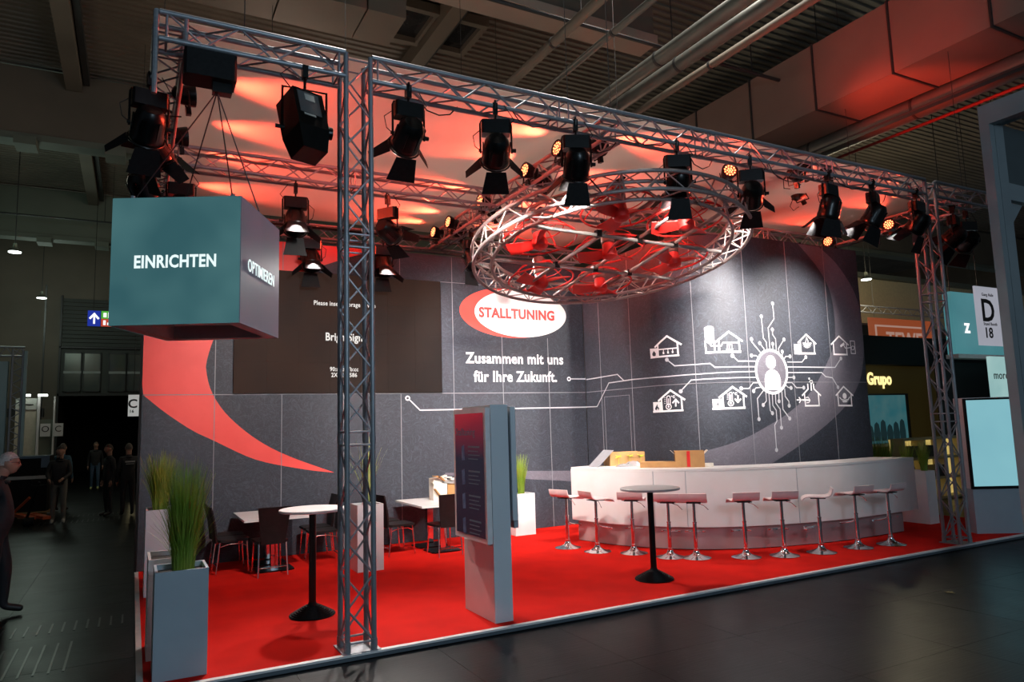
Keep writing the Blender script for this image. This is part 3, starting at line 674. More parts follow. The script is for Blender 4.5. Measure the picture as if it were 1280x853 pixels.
ICONS = {'house_icon_water':[('s',0.032,0,[(2.18,3.207),(2.434,3.37),(2.68,3.208)]),('s',0.028,0,[(2.242,3.23),(2.243,3.029)]),('s',0.028,0,[(2.618,3.232),(2.622,3.031)]),('s',0.03,0,[(2.072,3.031),(2.631,3.027)]),('s',0.02,0,[(2.252,3.155),(2.619,3.151)]),('p',0,0,[(2.055,3.19),(2.241,3.181),(2.249,3.024),(2.064,3.022)]),('p',0,0,[(2.336,3.106),(2.367,3.105),(2.369,3.068),(2.338,3.069)]),('s',0.012,0,[(2.354,3.107),(2.354,3.147)]),('p',0,0,[(2.425,3.108),(2.455,3.107),(2.457,3.07),(2.427,3.071)]),('s',0.012,0,[(2.442,3.108),(2.442,3.149)]),('p',0,0,[(2.511,3.108),(2.54,3.108),(2.542,3.071),(2.513,3.071)]),('s',0.012,0,[(2.528,3.109),(2.528,3.149)])],'_drop':[('p',0,0,[(2.155,3.141),(2.197,3.092),(2.188,3.054),(2.149,3.048),(2.116,3.066),(2.116,3.1)])],'house_icon_silo':[('s',0.03,0,[(3.245,3.213),(3.476,3.38),(3.72,3.223)]),('s',0.028,0,[(3.298,3.242),(3.297,3.038)]),('s',0.028,0,[(3.654,3.238),(3.657,3.043)]),('s',0.032,0,[(3.076,3.041),(3.675,3.045)]),('s',0.026,0,[(3.077,3.231),(3.081,3.046)]),('s',0.026,0,[(3.223,3.204),(3.225,3.042)]),('p',0,0,[(3.071,3.452),(3.112,3.48),(3.157,3.489),(3.211,3.476),(3.231,3.444),(3.226,3.224),(3.155,3.168),(3.077,3.231)]),('s',0.018,0,[(3.155,3.176),(3.172,3.15),(3.332,3.147),(3.367,3.2),(3.651,3.199)]),('s',0.016,0,[(3.477,3.198),(3.469,3.075)]),('s',0.014,0,[(3.476,3.172),(3.44,3.162),(3.43,3.086)]),('s',0.014,0,[(3.476,3.172),(3.518,3.161),(3.518,3.085)]),('p',0,0,[(3.412,3.091),(3.541,3.095),(3.528,3.064),(3.42,3.064)])],'_grain':[('s',0.012,0,[(3.075,3.441),(3.231,3.437)]),('s',0.012,0,[(3.093,3.322),(3.129,3.259)]),('s',0.012,0,[(3.119,3.352),(3.162,3.406)]),('s',0.012,0,[(3.159,3.268),(3.195,3.297)]),('s',0.012,0,[(3.157,3.319),(3.199,3.358)])],'house_icon_heating':[('s',0.032,0,[(2.196,2.276),(2.447,2.443),(2.686,2.278)]),('s',0.028,0,[(2.259,2.297),(2.268,2.097)]),('s',0.028,0,[(2.635,2.296),(2.639,2.096)]),('s',0.032,0,[(2.066,2.092),(2.647,2.1)]),('p',0,0,[(2.067,2.257),(2.266,2.257),(2.27,2.089),(2.066,2.084)]),('s',0.014,0,[(2.369,2.217),(2.372,2.336),(2.395,2.351),(2.418,2.349),(2.435,2.333),(2.432,2.214)]),('s',0.016,0,[(2.446,2.166),(2.442,2.15),(2.43,2.136),(2.414,2.127),(2.395,2.125),(2.376,2.129),(2.36,2.139),(2.35,2.153),(2.347,2.17),(2.352,2.187),(2.364,2.2),(2.381,2.209),(2.4,2.212),(2.419,2.207),(2.434,2.197),(2.444,2.183),(2.446,2.166)]),('d',0.018,0,[(2.397,2.168)]),('s',0.012,0,[(2.397,2.184),(2.401,2.303)]),('s',0.008,0,[(2.347,2.321),(2.324,2.321)]),('s',0.008,0,[(2.345,2.289),(2.322,2.289)]),('s',0.008,0,[(2.343,2.258),(2.32,2.257)]),('s',0.008,0,[(2.341,2.226),(2.318,2.225)]),('s',0.026,0,[(2.535,2.285),(2.529,2.175)]),('s',0.026,0,[(2.479,2.232),(2.535,2.285),(2.583,2.228)]),('s',0.012,0,[(2.522,2.344),(2.497,2.35),(2.484,2.334),(2.499,2.314),(2.52,2.319)]),('d',0.01,0,[(2.462,2.343)])],'_flame':[('p',0,0,[(2.171,2.221),(2.174,2.181),(2.208,2.147),(2.19,2.116),(2.172,2.157),(2.142,2.117),(2.11,2.135),(2.13,2.174)])],'house_icon_cooling':[('s',0.032,0,[(3.249,2.29),(3.48,2.458),(3.729,2.296)]),('s',0.028,0,[(3.302,2.305),(3.308,2.107)]),('s',0.028,0,[(3.672,2.314),(3.672,2.105)]),('s',0.034,0,[(3.138,2.106),(3.685,2.11)]),('p',0,0,[(3.134,2.264),(3.31,2.267),(3.309,2.1),(3.136,2.099)]),('s',0.014,0,[(3.414,2.233),(3.418,2.354),(3.437,2.368),(3.456,2.368),(3.469,2.353),(3.465,2.232)]),('s',0.016,0,[(3.482,2.189),(3.477,2.173),(3.466,2.159),(3.451,2.15),(3.433,2.148),(3.416,2.151),(3.403,2.161),(3.394,2.175),(3.392,2.192),(3.396,2.208),(3.407,2.222),(3.422,2.231),(3.439,2.234),(3.456,2.23),(3.47,2.22),(3.479,2.206),(3.482,2.189)]),('d',0.018,0,[(3.436,2.191)]),('s',0.012,0,[(3.436,2.204),(3.442,2.326)]),('s',0.008,0,[(3.399,2.341),(3.381,2.34)]),('s',0.008,0,[(3.398,2.313),(3.38,2.312)]),('s',0.008,0,[(3.396,2.285),(3.378,2.285)]),('s',0.008,0,[(3.394,2.258),(3.376,2.257)]),('s',0.026,0,[(3.568,2.309),(3.56,2.205)]),('s',0.026,0,[(3.515,2.255),(3.56,2.205),(3.615,2.253)]),('s',0.012,0,[(3.552,2.358),(3.53,2.362),(3.517,2.345),(3.527,2.328),(3.55,2.331)]),('d',0.01,0,[(3.492,2.36)])],'_flake':[('s',0.01,0,[(3.183,2.203),(3.255,2.159)]),('s',0.01,0,[(3.221,2.224),(3.217,2.138)]),('s',0.01,0,[(3.257,2.202),(3.182,2.16)])],'house_icon_light':[('s',0.028,0,[(5.053,3.233),(5.274,3.385),(5.509,3.225)]),('s',0.026,0,[(5.108,3.249),(5.115,3.055)]),('s',0.026,0,[(5.46,3.249),(5.459,3.052)]),('s',0.032,0,[(4.947,3.041),(5.474,3.049)]),('p',0,0,[(4.941,3.203),(5.108,3.209),(5.118,3.04),(4.942,3.036)]),('s',0.014,0,[(5.279,3.33),(5.249,3.253),(5.266,3.213),(5.296,3.219),(5.311,3.265),(5.279,3.33)]),('s',0.014,0,[(5.334,3.23),(5.392,3.232)]),('s',0.014,0,[(5.328,3.217),(5.38,3.199)]),('s',0.014,0,[(5.316,3.205),(5.353,3.17)]),('s',0.014,0,[(5.298,3.197),(5.315,3.151)]),('s',0.014,0,[(5.279,3.194),(5.273,3.143)]),('s',0.014,0,[(5.259,3.196),(5.232,3.149)]),('s',0.014,0,[(5.244,3.203),(5.199,3.166)]),('s',0.014,0,[(5.234,3.214),(5.179,3.194)]),('s',0.014,0,[(5.232,3.228),(5.174,3.226)])],'_coil':[('s',0.009,0,[(5.063,3.128),(5.047,3.096),(5.015,3.082),(4.987,3.095),(4.978,3.126),(4.993,3.158),(5.025,3.172),(5.054,3.16),(5.063,3.128)])],'house_icon_camera':[('s',0.028,0,[(5.92,3.226),(6.146,3.383),(6.384,3.228)]),('s',0.026,0,[(5.976,3.248),(5.975,3.052)]),('s',0.026,0,[(6.332,3.258),(6.33,3.054)]),('s',0.03,0,[(5.967,3.044),(6.337,3.046)]),('p',0,0,[(6.156,3.211),(6.264,3.272),(6.29,3.231),(6.174,3.176)]),('s',0.016,0,[(6.264,3.209),(6.297,3.163),(6.432,3.177)]),('s',0.016,0,[(6.448,3.303),(6.567,3.303),(6.569,3.069),(6.45,3.069),(6.448,3.303)]),('s',0.012,0,[(6.55,3.174),(6.534,3.147),(6.501,3.135),(6.471,3.146),(6.461,3.172),(6.478,3.199),(6.511,3.211),(6.541,3.201),(6.55,3.174)])],'house_icon_air':[('s',0.026,0,[(5.215,2.499),(5.216,2.415),(5.059,2.304)]),('s',0.026,0,[(5.362,2.499),(5.363,2.419),(5.528,2.3)]),('s',0.024,0,[(5.113,2.331),(5.119,2.122)]),('s',0.026,0,[(5.47,2.329),(5.47,2.118)]),('s',0.028,0,[(5.112,2.122),(5.48,2.12)]),('s',0.03,0,[(5.299,2.518),(5.296,2.396)]),('s',0.012,0,[(5.26,2.536),(5.291,2.565),(5.338,2.565),(5.348,2.527),(5.311,2.508)]),('d',0.02,0,[(5.264,2.597)]),('s',0.03,0,[(5.05,2.225),(5.238,2.219)]),('s',0.014,0,[(5.148,2.266),(5.203,2.27),(5.239,2.228)]),('s',0.014,0,[(5.152,2.173),(5.206,2.177),(5.244,2.209)]),('s',0.022,0,[(4.917,2.226),(5.016,2.225)]),('s',0.022,0,[(4.972,2.267),(5.02,2.225),(4.972,2.18)])],'house_icon_meal':[('s',0.028,0,[(5.936,2.298),(6.158,2.456),(6.394,2.294)]),('s',0.026,0,[(5.982,2.316),(5.986,2.12)]),('s',0.026,0,[(6.345,2.314),(6.341,2.115)]),('s',0.03,0,[(5.979,2.115),(6.348,2.108)]),('s',0.018,0,[(6.032,2.258),(6.078,2.22),(6.163,2.209),(6.252,2.218),(6.302,2.266)]),('d',0.055,0,[(6.166,2.286)]),('p',0,0,[(6.082,2.196),(6.242,2.197),(6.202,2.17),(6.115,2.169)])],'circuit':[('s',0.018,0,[(0.048,2.789),(1.076,2.815),(1.254,2.694)]),('s',0.018,0,[(0.007,2.247),(0.374,2.243),(0.794,2.674),(1.509,2.689),(2.374,2.68),(2.85,2.689),(2.878,2.688),(3.317,2.7),(3.982,2.714)]),('s',0.018,0,[(2.419,2.961),(2.548,2.852),(2.879,2.851),(3.135,2.859),(3.21,2.791),(3.383,2.79),(3.99,2.794)]),('d',0.035,0,[(2.412,2.966)]),('s',0.018,0,[(2.63,2.421),(2.814,2.595),(3.091,2.603),(3.311,2.607),(3.973,2.615)]),('d',0.035,0,[(2.63,2.417)]),('s',0.018,0,[(3.517,2.977),(3.614,2.886),(3.999,2.889)]),('d',0.035,0,[(3.517,2.977)]),('s',0.018,0,[(3.924,3.259),(3.924,3.215),(4.12,3.033)]),('d',0.035,0,[(3.924,3.259)]),('s',0.018,0,[(4.112,3.196),(4.206,3.1),(4.203,3.071)]),('d',0.035,0,[(4.112,3.196)]),('s',0.018,0,[(4.194,3.66),(4.204,3.289),(4.268,3.218),(4.275,3.087)]),('d',0.035,0,[(4.194,3.66)]),('s',0.018,0,[(4.489,3.901),(4.497,3.634),(4.339,3.469),(4.346,3.089)]),('d',0.035,0,[(4.489,3.901)]),('s',0.018,0,[(4.438,3.443),(4.434,3.355),(4.498,3.283),(4.498,3.078)]),('d',0.035,0,[(4.438,3.443)]),('s',0.018,0,[(4.421,3.193),(4.419,3.091)]),('d',0.035,0,[(4.421,3.193)]),('s',0.018,0,[(4.704,3.278),(4.553,3.116),(4.561,3.035)]),('d',0.035,0,[(4.704,3.278)]),('s',0.018,0,[(4.64,3.063),(4.633,2.993)]),('d',0.035,0,[(4.64,3.063)]),('s',0.018,0,[(4.824,2.984),(4.715,2.982),(4.657,2.92)]),('d',0.035,0,[(4.824,2.984)]),('s',0.018,0,[(3.898,2.981),(4.006,2.983),(4.056,2.953)]),('d',0.035,0,[(3.898,2.981)]),('s',0.018,0,[(4.88,2.617),(4.735,2.617)]),('d',0.035,0,[(4.88,2.617)]),('s',0.018,0,[(5.109,2.438),(4.925,2.439),(4.823,2.527),(4.712,2.527)]),('d',0.035,0,[(5.109,2.438)]),('s',0.018,0,[(4.791,2.435),(4.717,2.445),(4.666,2.484)]),('d',0.035,0,[(4.791,2.435)]),('s',0.018,0,[(3.639,2.43),(3.792,2.428),(3.893,2.522),(3.998,2.522)]),('d',0.035,0,[(3.639,2.43)]),('s',0.018,0,[(3.893,2.384),(3.95,2.437),(4.056,2.446)]),('d',0.035,0,[(3.893,2.384)]),('s',0.018,0,[(3.971,1.915),(3.967,2.258),(4.116,2.389)]),('d',0.035,0,[(3.971,1.915)]),('s',0.018,0,[(4.093,2.149),(4.174,2.218),(4.174,2.379)]),('d',0.035,0,[(4.093,2.149)]),('s',0.018,0,[(4.296,2.008),(4.248,2.056),(4.244,2.341)]),('d',0.035,0,[(4.296,2.008)]),('s',0.018,0,[(4.486,1.76),(4.486,2.071),(4.394,2.178),(4.4,2.34)]),('d',0.035,0,[(4.486,1.76)]),('s',0.018,0,[(4.33,1.39),(4.33,1.808),(4.39,1.873),(4.39,2.054),(4.318,2.14),(4.325,2.341)]),('d',0.035,0,[(4.33,1.39)]),('s',0.018,0,[(4.473,2.209),(4.483,2.359)]),('d',0.035,0,[(4.473,2.209)]),('s',0.018,0,[(4.702,1.91),(4.554,2.07),(4.558,2.368)]),('d',0.035,0,[(4.702,1.91)]),('s',0.018,0,[(4.711,2.129),(4.713,2.203),(4.632,2.29),(4.631,2.416)]),('d',0.035,0,[(4.711,2.129)]),('s',0.018,0,[(5.222,2.98),(5.114,2.89),(4.748,2.885)]),('d',0.035,0,[(5.222,2.98)]),('s',0.018,0,[(6.151,2.972),(5.971,2.805),(4.738,2.799)]),('d',0.035,0,[(6.151,2.972)]),('s',0.018,0,[(6.006,2.445),(5.876,2.616),(5.698,2.636),(5.6,2.708),(4.728,2.701)]),('d',0.035,0,[(6.006,2.445)])]}
for nm, prims in ICONS.items():
    b = MB(); off = .012 if nm.startswith('_') else .0065
    for kind, w_, cl, pts in prims:
        if kind == 's':
            for p, q in zip(pts, pts[1:]): strip(b, p, q, w_, off)
        elif kind == 'd': disc_uz(b, pts[0], w_, off)
        else: poly_uz(b, pts, off)
    m = PANEL if nm.startswith('_') else (GREYP if nm == 'circuit' else WHITEP)
    b.build({'_drop': 'drop_mark', '_grain': 'grain_mark', '_flame': 'flame_mark', '_flake': 'snowflake_mark', '_coil': 'coil_mark', 'circuit': 'circuit_lines'}.get(nm, nm), m, wr)
# grey sweeping band
Bi = [(5.243, 5.035), (5.725, 4.631), (6.02, 4.16), (6.06, 3.446), (5.88, 3.03), (5.344, 2.415), (4.738, 2.03), (4.1, 1.77), (3.427, 1.54), (2.914, 1.41), (2.66, 1.35)]
Bo = [(5.80, 5.03), (6.30, 4.70), (6.74, 4.131), (6.827, 3.416), (6.78, 2.959), (6.58, 2.493), (6.083, 2.044), (5.251, 1.597), (4.219, 1.18), (3.5, .98), (2.66, .82)]
I = resample(spline(Bi, 8), 60); O = resample(spline(Bo, 8), 60)
NR = 14; b = MB(); vs = [onw(p[0]+(q[0]-p[0])*r/NR, p[1]+(q[1]-p[1])*r/NR, o_) for o_ in (.0035, .001) for r in range(NR+1) for p, q in zip(I, O)]; K = 61; fs = []; H_ = K*(NR+1)
for r in range(NR):
    for i in range(60): a = r*K+i; fs += [(a, K+a, K+a+1, a+1), (H_+a, H_+a+1, H_+K+a+1, H_+K+a)]
b.add(vs, fs); b.build('grey_band', BANDM, wr)
# emblem
EC = (4.35, 2.715)
b = MB(); disc_uz(b, EC, .345, .0042, 40, .345); b.build('emblem_disc', BANDM, wr)
b = MB(); n = 48
P = [onw(EC[0]+r*cos(2*pi*k/n), EC[1]+r*sin(2*pi*k/n), o_) for o_ in (.007, .0045) for r in (.345, .392) for k in range(n)]
fs = [(k, n+k, n+(k+1) % n, (k+1) % n) for k in range(n)]; b.add(P, fs+[tuple(2*n+i for i in f[::-1]) for f in fs]); b.build('emblem_ring', WHITEP, wr)
b = MB(); disc_uz(b, (4.345, 2.877), .118, .006, 28); poly_uz(b, [(4.165, 2.40), (4.54, 2.40), (4.553, 2.58), (4.53, 2.655), (4.48, 2.715), (4.42, 2.745), (4.36, 2.75), (4.29, 2.74), (4.23, 2.71), (4.19, 2.655), (4.17, 2.58)], .006); b.build('person_symbol', WHITEP, wr)
# hidden back of cabin: closes the wall into a room
b = MB(); b.box(12.0, 12.1, 8.76, 12.4, .001, WT-.01); tag(b.build('wall_cabin_side', DARKW), kind='structure')

# ================================================================== TRUSSES
def truss(name, P0, P1, lab, indiv=True, s=.24, seg=2.0, plumb=False, m=ALU, rc=.025):
    P0, P1 = Vector(P0), Vector(P1); d = (P1-P0).normalized(); L = (P1-P0).length
    up = Vector((0, 1, 0)) if plumb else Vector((0, 0, 1)); sd = d.cross(up).normalized(); up = sd.cross(d).normalized()
    t = empty(name, P0, lab, 'truss')
    C_ = [(sd*a+up*c)*s/2 for a, c in ((-1, -1), (1, -1), (1, 1), (-1, 1))]
    for c in C_: rod('chord', P0+c, P1+c, rc, m, t, 10)
    n = max(1, round(L/seg)); sl = L/n; mb = MB(); cnt = 0
    def br(a, c_, r=.010):
        if indiv: rod('brace', a, c_, r, m, t)
        else: mb.cyl(a, c_, r, n=5, cap=False)
    for k in range(n):
        a0 = k*sl+.06; a1 = (k+1)*sl-.06; nz = max(2, round((a1-a0)/.29)); h = (a1-a0)/nz
        for f in range(4):
            A, B_ = C_[f], C_[(f+1) % 4]
            br(P0+d*a0+A, P0+d*a0+B_); br(P0+d*a1+A, P0+d*a1+B_)
            for z in range(nz):
                q0, q1 = a0+z*h, a0+(z+1)*h
                X, Y_ = (A, B_) if (z+f) % 2 == 0 else (B_, A)
                br(P0+d*q0+X, P0+d*q1+Y_)
        for c in C_:      # couplers at the segment ends
            if k: rod('coupler', P0+d*(k*sl-.035)+c, P0+d*(k*sl+.035)+c, rc+.004, m, t, 10)
    if not indiv: tag(mb.build('bracing', m, t), kind='stuff')
    return t
TZ = 5.43; FY = 6.54
T1, T2 = 1.83, 10.91
def chains(t, pts):
    for x, y in pts: rod('hoist_chain', (x, y, 5.56), (x, y, 12.12), .005, STEELD, t, 5)
truss('lattice_tower', (T1, FY+.01, .02), (T1, FY+.01, 5.55), 'left lattice tower standing at the front edge of the red carpet', plumb=True)
truss('lattice_tower', (T2, FY+.01, .02), (T2, FY+.01, 5.55), 'right lattice tower standing at the front edge beyond the bar', plumb=True)
for x, lab in ((T1, 'left'), (T2, 'right')):
    t = empty('tower_base', (x, FY, 0), 'flat aluminium base plate under the %s lattice tower' % lab, 'base plate')
    b = MB(); b.box(x-.17, x+.17, FY-.16, FY+.18, .001, .012); b.build('plate', ALU, t)
    for a in (-1, 1):
        for c in (-1, 1): rod('coupler', (x+a*.12, FY+.01+c*.12, .012), (x+a*.12, FY+.01+c*.12, .1), .031, ALU, t, 10)
truss('front_truss', (.10, FY, TZ), (T1-.13, FY, TZ), 'front truss piece left of the left tower')
truss('front_truss', (T1+.13, FY, TZ), (T2-.13, FY, TZ), 'long front truss piece between the two towers carrying the lamps')
LT = bpy.data.objects['front_truss.001']
for i, x in enumerate((2.75, 3.75, 4.75, 5.3, 6.4, 7.6, 8.0, 9.0, 9.95)):
    b = MB(); y = 6.42 if i % 2 else 6.66; dp = .10+.05*(i % 3); wd = .22+.06*(i % 4)
    b.tube([(x-wd, y, 5.34), (x-wd*.6, y-.01, 5.30-dp*.7), (x, y-.015, 5.30-dp), (x+wd*.6, y, 5.30-dp*.6), (x+wd, y, 5.34)], .007, 5); b.build('cable_swag', WIRE, LT)
truss('front_truss', (T2+.13, FY, TZ), (12.5, FY, TZ), 'front truss piece right of the right tower')
truss('side_truss', (.19, FY+.17, TZ), (.19, 12.35, TZ), 'left side truss running back above the planters', False)
truss('side_truss', (12.37, FY+.3, TZ), (12.37, 9.4, TZ), 'right side truss running back above the bar end', True)
truss('cross_truss', (5.0, FY+.16, TZ), (5.0, 12.35, TZ), 'middle truss running front to back over the booth carrying red lamps', True)
truss('middle_truss', (.35, 9.62, TZ), (4.84, 9.62, TZ), 'middle truss crossing left half of the booth behind the left tower', True)
truss('middle_truss', (5.16, 9.62, TZ), (12.5, 9.62, TZ), 'middle truss crossing right half of the booth behind the ring', False)
truss('rear_truss', (.07, 12.52, TZ), (8.3, 12.52, TZ), 'rear truss running just above the back wall', False)
for o in list(COL.objects):
    if o.get('category') == 'truss' and o.name.split('.')[0] in ('rear_truss', 'middle_truss', 'cross_truss', 'side_truss', 'front_truss'):
        P = o.location; e = {'rear_truss': [(2, 12.52), (6.5, 12.52)], 'cross_truss': [(5, 11), (5, 7.6)], 'side_truss': [(P.x, 8.8)], 'middle_truss': [(P.x+2.2, 9.62)], 'front_truss': [(.80, FY)] if P.x < 1 else [(4.9, FY)] if P.x < 5 else [(12.0, FY)]}[o.name.split('.')[0]]
        chains(o, e)
# corner box
t = empty('corner_block', (.19, FY, TZ), 'open square corner block at the left end of the front truss', 'truss corner')
for a in (-.12,):
    pass
E_ = [(-.12, -.12), (.12, -.12), (.12, .12), (-.12, .12)]
for (a, c), (e, f) in zip(E_, E_[1:]+E_[:1]):
    rod('edge_tube', (.07+.12+a, FY+c, TZ-.12), (.07+.12+a, FY+c, TZ+.12), .018, ALU, t, 8)
for z in (-.12, .12): rod('edge_tube', (.08, FY-.12, TZ+z), (.08, FY+.12, TZ+z), .025, ALU, t, 8)
rod('edge_tube', (.075, FY-.12, TZ-.62), (.075, FY-.12, TZ+.12), .022, ALU, t, 8)

# ------------------------------------------------------------------ ring truss with fans
RC = Vector((5.947, 8.108, 4.294)); RN = Vector((.01464, .1815, 1)).normalized()
RU = Vector((0, 1, 0)).cross(RN).normalized(); RV = RN.cross(RU)
def rp(x, y, o=0): return RC+RU*x+RV*y+RN*o
def rpol(r, a, o=0): return rp(r*cos(a), r*sin(a), o)
ring = empty('ring_truss', RC, 'big tilted circular lattice truss hanging over the booth', 'ring truss')
RO, RI = 1.956, 1.70
for r, o in ((RO, 0), (RI, 0), (RO, .24), (RI, .24)):
    b = MB(); b.tube([rpol(r, 2*pi*k/96, o) for k in range(96)], .025, 8, True); b.build('ring_chord', ALUR, ring)
NB = 48
for k in range(NB):
    a0, a1, am = 2*pi*k/NB, 2*pi*(k+1)/NB, 2*pi*(k+.5)/NB
    e = k % 2
    for (r1, o1), (r2, o2) in (((RO, 0), (RO, .24)), ((RI, 0), (RI, .24)), ((RO, 0), (RI, 0)), ((RO, .24), (RI, .24))):
        p, q = ((r1, o1), (r2, o2)) if e else ((r2, o2), (r1, o1))
        rod('brace', rpol(p[0], a0, p[1]), rpol(q[0], a1, q[1]), .010, ALUR, ring)
    if k % 8 == 0:
        for (r1, o1), (r2, o2) in (((RO, 0), (RO, .24)), ((RI, 0), (RI, .24)), ((RO, 0), (RI, 0)), ((RO, .24), (RI, .24))): rod('brace', rpol(r1, a0, o1), rpol(r2, a0, o2), .012, ALUR, ring)
for y in (-.56, .53):
    h = sqrt(RI**2-y*y); rod('cross_tube', rp(-h, y, -.0), rp(h, y, 0), .026, ALUR, ring, 10)
for x, x2 in ((-.62, -.42), (.08, .10), (.74, .70)):
    h0, h1 = sqrt(RI**2-x*x), sqrt(RI**2-x2*x2); rod('cross_tube', rp(x, h0, .035), rp(x2, -h1, .035), .026, ALUR, ring, 10)
for x, y in [(x, y) for x in (-.58, .09, .72) for y in (-.56, .53)]:
    b = MB(); c = rp(x, y, .02); b.rbox(c, (.075, .075, .09)); b.build('tube_clamp', BLACKM, ring)
for a in (.5, 2.3, 3.9, 5.4):
    p = rpol(RO, a, .26); rod('hanging_wire', p, (p.x, p.y, 5.28), .006, WIRE, ring, 5)
# fans: built once in local space, copied
FAN0 = None
MOTM = mat('motor_grey_red', (.16, .07, .06), .45, .1)
def make_fan():
    f = empty('barn_fan', (0, 0, 0))
    b = MB(); b.lathe([(.03, .42), (.085, .41), (.095, .38), (.095, .16), (.07, .13)], n=16); b.build('motor', MOTM, f, True)
    b = MB(); b.lathe([(.075, .14), (.085, .13), (.09, .06), (.11, .0), (.10, -.06), (.06, -.09), (.02, -.10)], n=18); b.build('hub', REDF, f, True)
    for k in range(3):
        b = MB(); a = k*2*pi/3; P = []
        for i in range(6):
            r = .09+i*.072; w_ = .06+.05*i/5; tw = .75-.08*i; sw = .05*i
            c = Vector((cos(a+sw)*r, sin(a+sw)*r, 0)); tn = Vector((-sin(a+sw), cos(a+sw), 0))
            P.append((c-tn*w_*cos(tw)-Vector((0, 0, w_*sin(tw))), c+tn*w_*cos(tw)+Vector((0, 0, w_*sin(tw)))))
        vs = [p for pr_ in P for p in pr_]; vs += [p+Vector((0, 0, .012)) for p in vs]; m_ = 12
        fs = []
        for i in range(5): q = 2*i; fs += [(q, q+2, q+3, q+1), (m_+q, m_+q+1, m_+q+3, m_+q+2), (q, m_+q, m_+q+2, q+2), (q+1, q+3, m_+q+3, m_+q+1)]
        fs += [(10, 11, 23, 22), (0, 12, 13, 1)]
        b.add(vs, fs, True); b.build('blade', REDF, f, True)
    b = MB(); b.tube([(.50*cos(2*pi*k/40), .50*sin(2*pi*k/40), .05) for k in range(40)], .014, 6, True); b.build('guard_ring', REDF, f, True)
    b = MB(); b.tube([(.34*cos(2*pi*k/32), .34*sin(2*pi*k/32), .2) for k in range(32)], .008, 5, True); b.build('guard_ring', REDF, f, True)
    for k in range(4):
        a = k*pi/2+.5; b = MB(); b.tube([(.09*cos(a), .09*sin(a), .32), (.3*cos(a), .3*sin(a), .24), (.5*cos(a), .5*sin(a), .05)], .010, 5); b.build('guard_arm', REDF, f, True)
    b = MB(); b.rbox((0, 0, .45), (.06, .3, .02)); b.build('mount_plate', BLACKM, f, True)
    return f
FAN0 = make_fan()
fl_ = ['leftmost red barn fan inside the ring truss', 'red barn fan nearest the white logo in the ring', 'central red barn fan in the middle of the ring', 'red barn fan at the near left of the ring, motor upright', 'red barn fan at the near right of the ring', 'rightmost red barn fan inside the ring truss', 'red barn fan at the far right bottom of the ring']
RROT = Matrix((RU, RV, RN)).transposed()
for i, (x, y) in enumerate([(-1.21, -.1), (-.45, 1.2), (-.05, -.06), (-.62, -1.13), (.42, -1.15), (1.15, -.03), (.62, 1.15)]):
    f = FAN0 if i == 0 else copy_tree(FAN0)
    f.location = rp(x, y, .02); f.rotation_euler = (RROT @ Matrix.Rotation(i*1.1, 3, 'Z')).to_euler()
    tag(f, fl_[i], 'fan', 'red barn fans in the ring truss')

# ------------------------------------------------------------------ ceiling cloth
b = MB(); nx, ny = 48, 28; X0, X1, Y0, Y1 = .10, 12.45, 6.70, 12.5
def cz(x, y): return 5.66-.05*sin(pi*(x-X0)/4.9 % pi)*sin(pi*min(1, (y-Y0)/3.0) if y < 9.7 else pi*(y-9.7)/2.8)
vs = []
for dz in (0, .004):
    for j in range(ny+1):
        for i in range(nx+1): x = X0+(X1-X0)*i/nx; y = Y0+(Y1-Y0)*j/ny; vs.append((x, y, cz(x, y)+dz))
fs = []; K = nx+1; Mv = K*(ny+1)
def skip(i, j):
    x = X0+(X1-X0)*(i+.5)/nx; y = Y0+(Y1-Y0)*(j+.5)/ny; return x > 8.2 and y > 9.75
for j in range(ny):
    for i in range(nx):
        if skip(i, j): continue
        a = j*K+i; fs += [(a, a+K, a+K+1, a+1), (Mv+a, Mv+a+1, Mv+a+K+1, Mv+a+K)]
b.add(vs, fs, True); tag(b.build('ceiling_cloth', CLOTH), 'taut off-white fabric ceiling stretched over the booth, glowing red', 'cloth')

